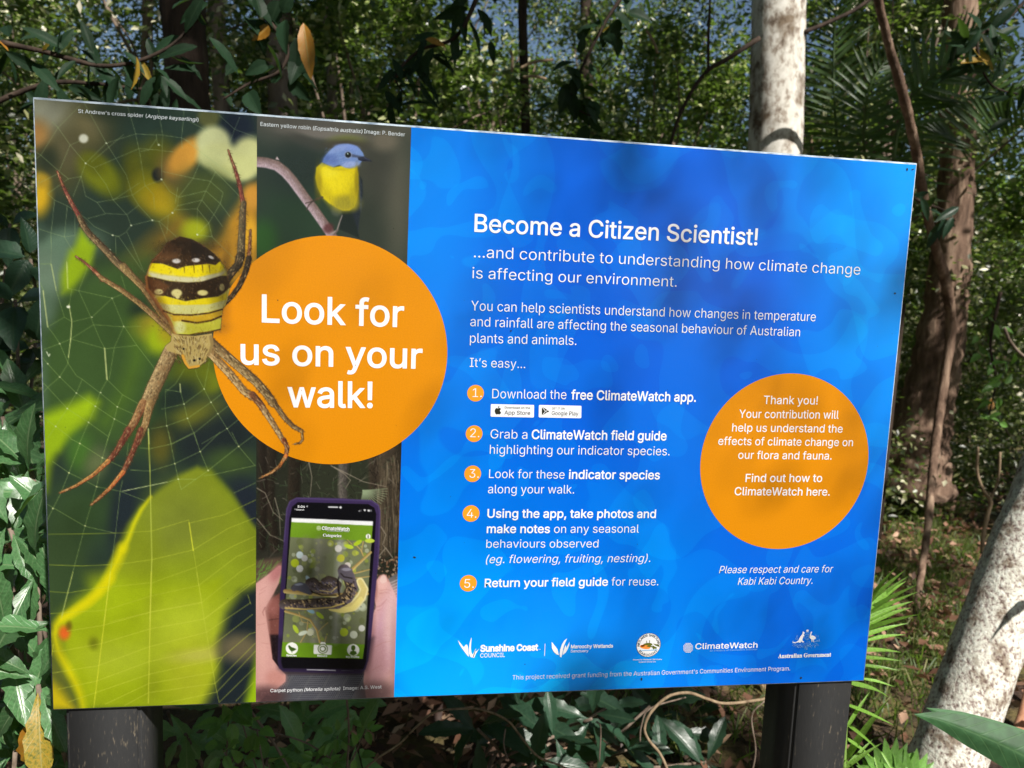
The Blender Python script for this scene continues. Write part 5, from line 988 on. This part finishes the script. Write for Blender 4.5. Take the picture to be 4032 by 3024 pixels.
vine('long thin twig crossing the shrub below the left of the board', [(990,2870),(1150,2905),(1250,2950),(1350,3030)], .45, 7, M_twig, 'twig', 'twig')
for q, L in enumerate(([(2012,200),(2018,240),(2015,282)],[(2050,268),(2104,244),(2178,235)],[(2060,303),(2100,300),(2151,311)],[(3190,520),(3200,600)],[(2545,120),(2570,160),(2590,210)])):
    ob = vine(('upright','upper slanting','lower slanting','short','far right')[q]+' pale dead stick lit by the sun '+('right of the white trunk' if q == 3 else 'in the thicket above the blue print'), L, 4.0, 11, M_vine, 'stick', 'stick')
for q, (L, Y) in enumerate((([(3010,2760),(2960,2820),(2975,2950),(2960,3050)],.9),([(2700,2745),(2560,2790),(2525,2860),(2520,2920)],.8),([(2360,3000),(2365,2870),(2350,2840)],.6),([(1990,2870),(1984,2930),(1998,2990)],.7))):
    ob = vine('thin dead stem '+('bending down beside the right post','curving beside the hooked vine','at the bottom edge below the logos','short and upright in deep shade under the board')[q], L, Y, 6, M_twig, 'twig', 'twig'); ob['group'] = 'dead stems in the shade under the board'

# ---- big leaves: each one an object
def big_leaf_mesh(name, L, Wd, seed, wave=.04, arch=.25, toes=0, prof='obovate', na=12, nc=3):
    r = np.random.default_rng(seed); V = []; C = []
    for i in range(na+1):
        t = i/na
        w_ = {'obovate': (math.sin(math.pi*min(t**1.35, 1))**.8), 'lance': math.sin(math.pi*t**.85)**.9, 'ovate': math.sin(math.pi*t**.7)**.9}[prof]*Wd/2+.0012
        for j in range(-nc, nc+1):
            s = j/nc; edge = 1+wave*3*math.sin(t*31+s*2+seed)*(abs(s) == 1)*(0 < i < na)
            V.append((t*L, s*w_*edge, -arch*L*t*t+abs(s)*w_*.35+wave*L*.35*math.sin(t*22+seed+(1 if s > 0 else 0))*abs(s)**2)); C.append((t, abs(s), r.random()))
    k = 2*nc+1; F = [(i*k+j, (i+1)*k+j, (i+1)*k+j+1, i*k+j+1) for i in range(na) for j in range(k-1)]
    return mesh(name, V, np.array(F), np.array(C), True)
def vein_material(name, base, vein, rough=.28, trans=.22, tcol=(.2,.4,.05), spots=None, spec=.5):
    m, nt, b = newmat(name); a_ = nd(nt, 'ShaderNodeVertexColor', layer_name='Col'); sp_ = nd(nt, 'ShaderNodeSeparateColor'); nt.links.new(a_.outputs[0], sp_.inputs[0])
    # side veins: sin(60 t - 16 s)
    ma = nd(nt, 'ShaderNodeMath', operation='MULTIPLY'); ma.inputs[1].default_value = 62; nt.links.new(sp_.outputs[0], ma.inputs[0])
    mb = nd(nt, 'ShaderNodeMath', operation='MULTIPLY_ADD'); mb.inputs[1].default_value = -13; nt.links.new(sp_.outputs[1], mb.inputs[0]); nt.links.new(ma.outputs[0], mb.inputs[2])
    ms = nd(nt, 'ShaderNodeMath', operation='SINE'); nt.links.new(mb.outputs[0], ms.inputs[0]); vr = nd(nt, 'ShaderNodeMapRange'); vr.inputs['From Min'].default_value = .86; vr.inputs['From Max'].default_value = 1.; vr.inputs['To Max'].default_value = .30; nt.links.new(ms.outputs[0], vr.inputs[0])
    mr = nd(nt, 'ShaderNodeMapRange'); mr.inputs['From Min'].default_value = .0; mr.inputs['From Max'].default_value = .10; mr.inputs['To Min'].default_value = .9; mr.inputs['To Max'].default_value = 0.; nt.links.new(sp_.outputs[1], mr.inputs[0])
    mm = nd(nt, 'ShaderNodeMath', operation='MAXIMUM'); nt.links.new(vr.outputs[0], mm.inputs[0]); nt.links.new(mr.outputs[0], mm.inputs[1])
    tc = nd(nt, 'ShaderNodeTexCoord'); nz = nd(nt, 'ShaderNodeTexNoise', Scale=35., Detail=5.); nt.links.new(tc.outputs['Object'], nz.inputs[0])
    oi = nd(nt, 'ShaderNodeObjectInfo'); ad = nd(nt, 'ShaderNodeMath', operation='MULTIPLY_ADD'); ad.inputs[1].default_value = .45; nt.links.new(oi.outputs['Random'], ad.inputs[0]); nt.links.new(nz.outputs[0], ad.inputs[2])
    rr_ = ramp(nt, spots or [(.35, tuple(np.array(base)*.6)), (.65, base), (.95, tuple(np.array(base)*1.7))]); nt.links.new(ad.outputs[0], rr_.inputs[0])
    mx = nd(nt, 'ShaderNodeMix', data_type='RGBA'); nt.links.new(mm.outputs[0], mx.inputs[0]); nt.links.new(rr_.outputs[0], mx.inputs[6]); mx.inputs[7].default_value = (*vein, 1)
    nt.links.new(mx.outputs[2], b.inputs['Base Color']); b.inputs['Roughness'].default_value = rough; b.inputs['Specular IOR Level'].default_value = spec
    bp = nd(nt, 'ShaderNodeBump', Strength=.35, Distance=.0015); nt.links.new(mm.outputs[0], bp.inputs['Height']); nt.links.new(bp.outputs[0], b.inputs['Normal'])
    t = nd(nt, 'ShaderNodeBsdfTranslucent'); t.inputs[0].default_value = (*tcol, 1); ms2 = nd(nt, 'ShaderNodeMixShader'); ms2.inputs[0].default_value = trans
    out = nt.nodes['Material Output']; nt.links.new(b.outputs[0], ms2.inputs[1]); nt.links.new(t.outputs[0], ms2.inputs[2]); nt.links.new(ms2.outputs[0], out.inputs[0]); return m
M_big = vein_material('glossy_shrub_leaf', (.055,.135,.05), (.22,.32,.16), .34, spec=.8)
M_bigdark = vein_material('shaded_glossy_leaf', (.014,.036,.02), (.035,.065,.035), .34, .12, spec=.35)  # darkened copy of the glossy leaf; shade put into its colour
M_lit = vein_material('brightened_shrub_leaf', (.10,.22,.08), (.30,.42,.2), .3, .3, (.3,.6,.1), spec=.7)  # paler copy of the glossy leaf; light put into its colour
M_soft = vein_material('soft_green_leaf', (.12,.26,.05), (.14,.24,.08), .4, .3)
M_yel = vein_material('yellowing_leaf', (.30,.22,.03), (.35,.3,.1), .45, .3, (.5,.4,.05), [(.3,(.10,.12,.02)),(.55,(.36,.26,.03)),(.8,(.42,.18,.02))])
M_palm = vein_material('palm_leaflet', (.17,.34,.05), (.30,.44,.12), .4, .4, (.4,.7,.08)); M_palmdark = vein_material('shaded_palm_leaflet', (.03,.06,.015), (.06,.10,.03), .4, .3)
LM = {k: [big_leaf_mesh('leaf', 1, w_, s, wv, ar, prof=pf) for s in range(4)] for k, (w_, wv, ar, pf) in dict(shrub=(.31,.045,.25,'obovate'), ovate=(.52,.02,.2,'ovate'), lance=(.30,.02,.2,'lance')).items()}
for k, L in LM.items():
    pass
MC = {}
def leaf_at(kind, i, mat, base, d, length, parent, nrm=None, name='leaf'):
    key = (kind, i % 4, mat.name)
    if key not in MC: me = LM[kind][i % 4].copy(); me.materials.clear(); me.materials.append(mat); MC[key] = me
    o = bpy.data.objects.new(name, MC[key]); col.objects.link(o)
    x = Vector(d).normalized(); z = Vector(nrm) if nrm is not None else Vector((0, -.3, 1)); y = z.cross(x)
    if y.length < 1e-3: y = Vector((0,1,0))
    y.normalize(); z = x.cross(y); m_ = Matrix((x, y, z)).transposed().to_4x4()
    for c_ in range(3):
        for r_ in range(3): m_[r_][c_] *= length
    m_.translation = Vector(base)-Vector(parent.location); o.parent = parent; o.matrix_parent_inverse = Matrix.Identity(4); o.matrix_basis = m_; return o
def screen_dir(ang, fwd=0.):                    # direction with a given lean in the board's plane
    return rt*math.cos(ang)+up*math.sin(ang)+(-bk)*fwd
def rosette_shrub(name, label, ros, mat, kind, Lm, seed, special={}, stemw=.004, stemmat=None, root=None, cat='shrub', n=(6,8), up_bias=.25):
    r = np.random.default_rng(seed); b0 = ray(ros[0][0], ros[0][1], ros[0][2]); g0 = Vector(root) if root else Vector((b0.x, b0.y+.1, 0)); t = thing(name, label, cat, tuple(g0)); stems = []; li = 0
    for (px, py, Y) in ros:
        c = ray(px, py, Y); mid = (c+g0)/2+Vector((r.normal()*.06, r.normal()*.05+.05, 0)); stems.append(tube(spline([g0-g0, mid-g0, c-g0], 4), np.linspace(stemw*1.6, stemw, 9), 6))
        k = int(r.integers(*n)); a0 = r.uniform(0, 6.28)
        for q in range(k):
            a_ = a0+q*2*math.pi/k+r.normal()*.25; d = screen_dir(a_, -.35+r.normal()*.35); d.z -= .12
            nr = (CAM-c).normalized()*.8+Vector((0,0,.9))+Vector(tuple(r.normal(0,.25,3)))
            mt = special.get(li, mat); leaf_at(kind, int(r.integers(0,4)), mt, c+d*.012+Vector((0,0,r.normal()*.01)), d, Lm*r.uniform(.7,1.25), t, nr); li += 1
    V, F = merge(stems); link('stem', mesh('stem', V, F, smooth=True), stemmat or M_twig, t); return t
rosette_shrub('glossy_shrub', 'shrub with large glossy wavy-edged leaves left of the board and the left post', [(60,2960,.30),(150,2700,.22),(330,2880,.36),(20,2500,.28),(250,2480,.30),(150,2240,.36),(280,2060,.45),(40,2080,.40),(120,1840,.55),(260,1780,.65),(10,1640,.62),(420,2960,.42),(250,2960,.25),(-60,2750,.35),(60,2330,.5),(230,1600,.8),(180,2600,.42),(90,2180,.45),(220,1980,.55),(60,1930,.6),(160,2420,.5),(330,2760,.5),(120,1720,.8),(300,3010,.5),(90,2840,.45),(200,2130,.6),(30,1800,.75),(70,1560,.9)], M_big, 'shrub', .125, 41, {9: M_yel, 10: M_yel}, n=(6,9))
rosette_shrub('shaded_glossy_shrub', 'dark glossy-leaved shrub in the shade under the left half of the board', [(730,2890,.75),(1060,2960,.62),(1190,2860,.70),(1290,2960,.66),(1130,2740,.85),(930,2960,.60),(1400,2930,.7),(1300,2780,.8),(980,2800,.7),(1200,2980,.6),(660,2800,.8)], M_lit, 'shrub', .11, 43, n=(5,7))
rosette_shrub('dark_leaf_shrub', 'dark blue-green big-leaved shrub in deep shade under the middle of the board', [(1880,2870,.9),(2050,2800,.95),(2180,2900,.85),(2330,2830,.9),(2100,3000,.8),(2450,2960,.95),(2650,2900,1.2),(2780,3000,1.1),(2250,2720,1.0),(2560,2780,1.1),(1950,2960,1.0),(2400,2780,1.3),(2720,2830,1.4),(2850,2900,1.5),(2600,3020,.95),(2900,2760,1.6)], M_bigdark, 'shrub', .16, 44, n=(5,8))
rosette_shrub('young_climber', 'small soft-leaved climber beside the left post under the board', [(900,2830,.35),(1010,2870,.35),(880,2950,.33),(960,3000,.36),(1060,3010,.38),(930,2760,.36)], M_soft, 'ovate', .045, 45, n=(4,6), stemw=.0015)
rosette_shrub('fine_creeper', 'fine pale-green creeper tangled in the shrub below the phone picture', [(1250,2990,.42),(1330,2900,.42),(1400,2960,.42),(1290,3020,.4),(1180,3020,.42),(1440,2870,.5)], M_soft, 'ovate', .028, 46, n=(6,9), stemw=.0012)
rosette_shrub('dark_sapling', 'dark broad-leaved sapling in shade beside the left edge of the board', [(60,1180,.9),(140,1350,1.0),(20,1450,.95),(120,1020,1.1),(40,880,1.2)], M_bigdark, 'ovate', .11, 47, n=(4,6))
# overhanging leafy branches, dark against the bright thicket
def hanging(label, L, Y, seed, mat, kind, Ln, n, sp=.10):
    r = np.random.default_rng(seed); Ys = Y if hasattr(Y, '__len__') else [Y]*len(L); P_ = [ray(x, y, yy) for (x, y), yy in zip(L, Ys)]; S = spline(P_, 8); t = thing('overhanging_branch', label, 'branch', tuple(P_[0]))
    V, F = tube([p-P_[0] for p in S], list(np.linspace(.009, .003, len(S))), 7, .1); link('stem', mesh('stem', V, F, smooth=True), M_dark_bark, t)
    for i in range(n):
        k = r.integers(1, len(S)); p = S[k]+Vector(tuple(r.normal(0, sp*.4, 3))); d = screen_dir(r.uniform(-2.9, -.2) if r.random() < .75 else r.uniform(0, 3.1), r.normal()*.4)
        leaf_at(kind, i, mat if r.random() > .06 else M_yel, p, d, Ln*r.uniform(.7, 1.2), t, Vector(tuple(r.normal(0, .6, 3)))+Vector((0,-.8,.7)))
    return t
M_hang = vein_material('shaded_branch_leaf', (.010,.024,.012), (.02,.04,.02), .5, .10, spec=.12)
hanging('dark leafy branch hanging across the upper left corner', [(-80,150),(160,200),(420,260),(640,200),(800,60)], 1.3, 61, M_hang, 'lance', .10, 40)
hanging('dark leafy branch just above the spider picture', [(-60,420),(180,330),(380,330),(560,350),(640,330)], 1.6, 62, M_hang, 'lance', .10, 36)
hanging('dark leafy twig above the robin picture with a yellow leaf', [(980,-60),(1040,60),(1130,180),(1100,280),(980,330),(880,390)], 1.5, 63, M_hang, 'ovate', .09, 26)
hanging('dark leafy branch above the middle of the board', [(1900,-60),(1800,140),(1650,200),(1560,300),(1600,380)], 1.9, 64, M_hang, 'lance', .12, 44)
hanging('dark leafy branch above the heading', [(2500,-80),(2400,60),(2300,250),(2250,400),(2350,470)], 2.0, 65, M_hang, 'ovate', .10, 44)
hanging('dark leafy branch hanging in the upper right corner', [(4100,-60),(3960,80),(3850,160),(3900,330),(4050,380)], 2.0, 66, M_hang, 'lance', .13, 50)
hanging('dark leafy sprig right of the board at mid height', [(3560,760),(3640,800),(3720,830),(3760,870)], 2.2, 67, M_bigdark, 'lance', .12, 12)
hanging('small-leaved sprig hanging at the right edge over the hollow', [(3940,1150),(3900,1350),(3920,1500),(3890,1650)], 2.4, 68, M_soft, 'ovate', .07, 30)
yl = thing('yellow_leaf', 'large yellow and green leaf hanging above the robin picture', 'leaf', tuple(ray(1195,90,1.3))); leaf_at('lance', 1, M_yel, ray(1195,90,1.3), screen_dir(-1.45), .155, yl, Vector((0,-1,.1)), 'blade')
# ---- palms
PLM = mesh('leaflet', *(lambda: (lambda V, F: (V, np.array(F)))(*(lambda na: ([(i/na, s*(.042*math.sin(math.pi*(i/na)**.55)**.8+.0008), -.22*(i/na)**2+abs(s)*.010) for i in range(na+1) for s in (-1,0,1)], [(i*3+j, (i+1)*3+j, (i+1)*3+j+1, i*3+j+1) for i in range(na) for j in range(2)]))(9)))(), np.array([(i/9, abs(s), .5) for i in range(10) for s in (-1,0,1)]), True)
LM['leaflet'] = [PLM]*4
def frond(parent, L, Y, n, ln, mat, r, a0=75, a1=28, wr=12, droop=.25):
    Ys = Y if hasattr(Y, '__len__') else [Y]*len(L); P_ = [ray(x, y, yy) for (x, y), yy in zip(L, Ys)]; S = spline(P_, 12); o = Vector(parent.location)
    f = link('frond', None, None, parent); f.location = (0,0,0); f.empty_display_size = .02
    V, F = tube([p-o for p in S], list(np.linspace(wr, wr*.3, len(S))*(P_[0]-CAM).length/FPX/2), 6); link('rachis', mesh('rachis', V, F, smooth=True), mat, f)
    for i in range(n):
        u = (i+.5)/n; k = u*(len(S)-1); k0 = int(k); p = S[k0].lerp(S[min(k0+1, len(S)-1)], k-k0); tg = (S[min(k0+1, len(S)-1)]-S[max(k0-1, 0)]).normalized(); nv = (CAM-p).normalized()
        for sd_ in (-1, 1):
            sv = tg.cross(nv).normalized()*sd_; an = R_(a0+(a1-a0)*u+r.normal()*3); d = tg*math.cos(an)+sv*math.sin(an)+Vector((0,0,-droop*.6)); lo = ln*(math.sin(math.pi*min(.12+u*.86, 1))**.6)*r.uniform(.92,1.05)
            q = leaf_at('leaflet', 0, mat, p, d, lo, parent, nv+Vector((0,0,.6)), 'leaflet'); q.parent = f
    return f
r = np.random.default_rng(71)
pm = thing('feather_palm', 'dark feather palm with spread fronds behind the upper right of the board', 'palm', tuple(Vector((ray(3500,1500,3.2).x, 3.2, 0))))
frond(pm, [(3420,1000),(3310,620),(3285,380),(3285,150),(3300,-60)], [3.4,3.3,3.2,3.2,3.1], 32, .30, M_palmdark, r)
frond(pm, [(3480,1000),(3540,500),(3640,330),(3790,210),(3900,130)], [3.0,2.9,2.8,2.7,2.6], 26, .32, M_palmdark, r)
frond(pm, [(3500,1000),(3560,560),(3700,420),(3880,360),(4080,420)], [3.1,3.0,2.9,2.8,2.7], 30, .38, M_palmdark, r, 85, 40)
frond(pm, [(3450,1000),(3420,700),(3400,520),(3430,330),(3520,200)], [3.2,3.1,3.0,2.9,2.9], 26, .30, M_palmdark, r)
V, F = tube([Vector((0,0,-.2)), Vector((0,0,.8)), Vector((0,0,1.6))], [.05,.045,.05], 10, .05); link('trunk', mesh('trunk', V, F, smooth=True), M_dark_bark, pm)
# young palm beside the right post: leaflets measured one by one
yp = thing('young_palm', 'bright green young palm frond fanning out behind the right post', 'palm', tuple(Vector((ray(3320,2900,.35).x, .35, 0))))
K66 = crp(2900, 2200, 1.9541); fr = link('frond', None, None, yp)
rach = [ray(*K66(p), .33) for p in ((820,1750),(840,1250),(870,800),(900,520),(960,400),(1010,330))]; S = spline(rach, 6); o = Vector(yp.location); V, F = tube([p-o for p in S]+[], list(np.linspace(.005,.0015,len(S))), 6); link('rachis', mesh('rachis', V, F, smooth=True), M_palm, fr)
tips = [((1180,95),(1000,360)),((1270,100),(990,370)),((1305,140),(985,400)),((1320,158),(975,420)),((1338,212),(965,440)),((1360,262),(955,470)),((1372,318),(945,500)),((1362,365),(930,540)),((1352,430),(915,580)),((1322,494),(905,620)),((1312,580),(895,650)),((1288,716),(880,710)),((1268,788),(875,760)),((1262,862),(868,820)),((1222,985),(858,900)),((1215,1050),(850,960)),((1190,1274),(840,1120)),((1100,1140),(835,1560)),((1020,1030),(850,1300)),((1050,1390),(835,1620)),((1060,1445),(830,1260)),((1105,1425),(800,1640)),((1090,1560),(820,1370)),((1000,1640),(820,1460)),((930,1650),(830,1540)),((1230,1690),(1110,1480)),((1100,1690),(1060,1520))]
for i, (tp, bs) in enumerate(tips):
    a_ = ray(*K66(bs), .33+.02*(i % 3)); b2 = ray(*K66(tp), .28+.03*(i % 4)); leaf_at('leaflet', i, M_palm, a_, b2-a_+Vector((0,0,.12*(b2-a_).length)), (b2-a_).length*1.02, yp, (CAM-a_).normalized()+Vector((0,0,.9)), 'leaflet').parent = fr
# strap-leaved seedlings at the foot of the frond
for q, (px, py) in enumerate(((3480,3000),(3440,3060),(3560,3040))):
    t = thing('strap_seedling', ('leftmost', 'second', 'rightmost')[(1,0,2)[q]]+' of three low strap-leaved seedlings at the foot of the young palm', 'plant', tuple(ray(px, py+60, .8)), 'strap-leaved seedlings')
    for k in range(7): leaf_at('lance', k, M_soft, ray(px, py+60, .8), screen_dir(1.57+(k-3)*.33, -.1*k), .12, t, (0,-1,.4))
# foreground palm leaf across the leaning trunk
def blade(name, centre, halfw, mat, parent, nrm_up=.25):
    S = spline(centre, 8); V = []; C = []
    W_ = np.interp(np.linspace(0, len(halfw)-1, len(S)), range(len(halfw)), halfw)
    for i, p in enumerate(S):
        tg = (S[min(i+1, len(S)-1)]-S[max(i-1, 0)]).normalized(); nv = (CAM-p).normalized(); sv = tg.cross(nv).normalized()
        for j in range(-3, 4): s = j/3; V.append(tuple(p+sv*s*W_[i]-nv*abs(s)*W_[i]*.45-Vector(parent.location))); C.append((i/len(S), abs(s)*.6+.05, .5))
    F = [(i*7+j, (i+1)*7+j, (i+1)*7+j+1, i*7+j+1) for i in range(len(S)-1) for j in range(6)]; return link(name, mesh(name, V, np.array(F), np.array(C), True), mat, parent)
M_fore = vein_material('near_palm_leaf', (.03,.08,.032), (.08,.16,.06), .5, .12, spec=.2)
fl = thing('palm_leaf', 'broad dark green palm leaf in front of the leaning trunk at the lower right', 'leaf', tuple(ray(*K66((2300,1640)), .12)))
blade('leaf_blade', [ray(*K66(p), y_) for p, y_ in (((1368,1197),.10),((1560,1240),.09),((1800,1330),.07),((2060,1440),.05),((2300,1560),.03),((2600,1720),.0))], [.0005,.014,.026,.034,.040,.044], M_fore, fl)
blade('leaf_blade', [ray(*K66(p), y_) for p, y_ in (((1462,1148),.11),((1560,1180),.105),((1750,1230),.095),((2000,1310),.08),((2300,1420),.06))], [.0005,.006,.011,.014,.016], M_fore, fl)
# out-of-frame tips of the same palm: their shadows fall across the leaning trunk
for q, (px, py, dx_, ln_) in enumerate(((3990,2420,-2.6,.22),(3975,2800,-2.3,.13),(4000,2200,-2.6,.20))):
    p = ray(px, py, .93)+SUN*(.55+.1*q); t = thing('palm_leaf', ('upper','middle','lower')[(1,2,0)[q]]+' of three palm leaf tips outside the picture that shade the leaning trunk', 'leaf', tuple(p)); dd = screen_dir(dx_, .1); leaf_at('lance', q, M_fore, p+screen_dir(dx_+math.pi)*ln_*.3, dd, ln_, t, tuple(SUN+dd.cross(SUN)*1.6), 'blade')
# fallen sheath / bark board standing in the sun behind the leaning trunk
M_sheath = bark_material('dry_brown_sheath', [(.3,(.30,.13,.07)),(.5,(.50,.25,.15)),(.7,(.66,.40,.26))], 30., .4, .12, .003, .6)
sh = thing('fallen_sheath', 'dry orange-brown palm sheath standing in the sun behind the leaning trunk', 'palm sheath', tuple(ray(4000,3000,1.15)))
cn = [ray(4110,2620,1.28), ray(4080,2760,1.24), ray(4040,2900,1.2), ray(3990,3060,1.15), ray(3940,3240,1.1)]; S = spline(cn, 5); V = []
for i, p in enumerate(S):
    for j in range(9): a_ = -1.1+2.2*j/8; wd = .075+.02*i/len(S); V.append(tuple(p+rt*math.sin(a_)*wd+(-bk)*(-math.cos(a_)*wd*.5)-Vector(sh.location)))
F = [(i*9+j, (i+1)*9+j, (i+1)*9+j+1, i*9+j+1) for i in range(len(S)-1) for j in range(8)]
me = mesh('sheath_blade', V, np.array(F), None, True); ob = link('sheath_blade', me, M_sheath, sh); md = ob.modifiers.new('thickness', 'SOLIDIFY'); md.thickness = .004
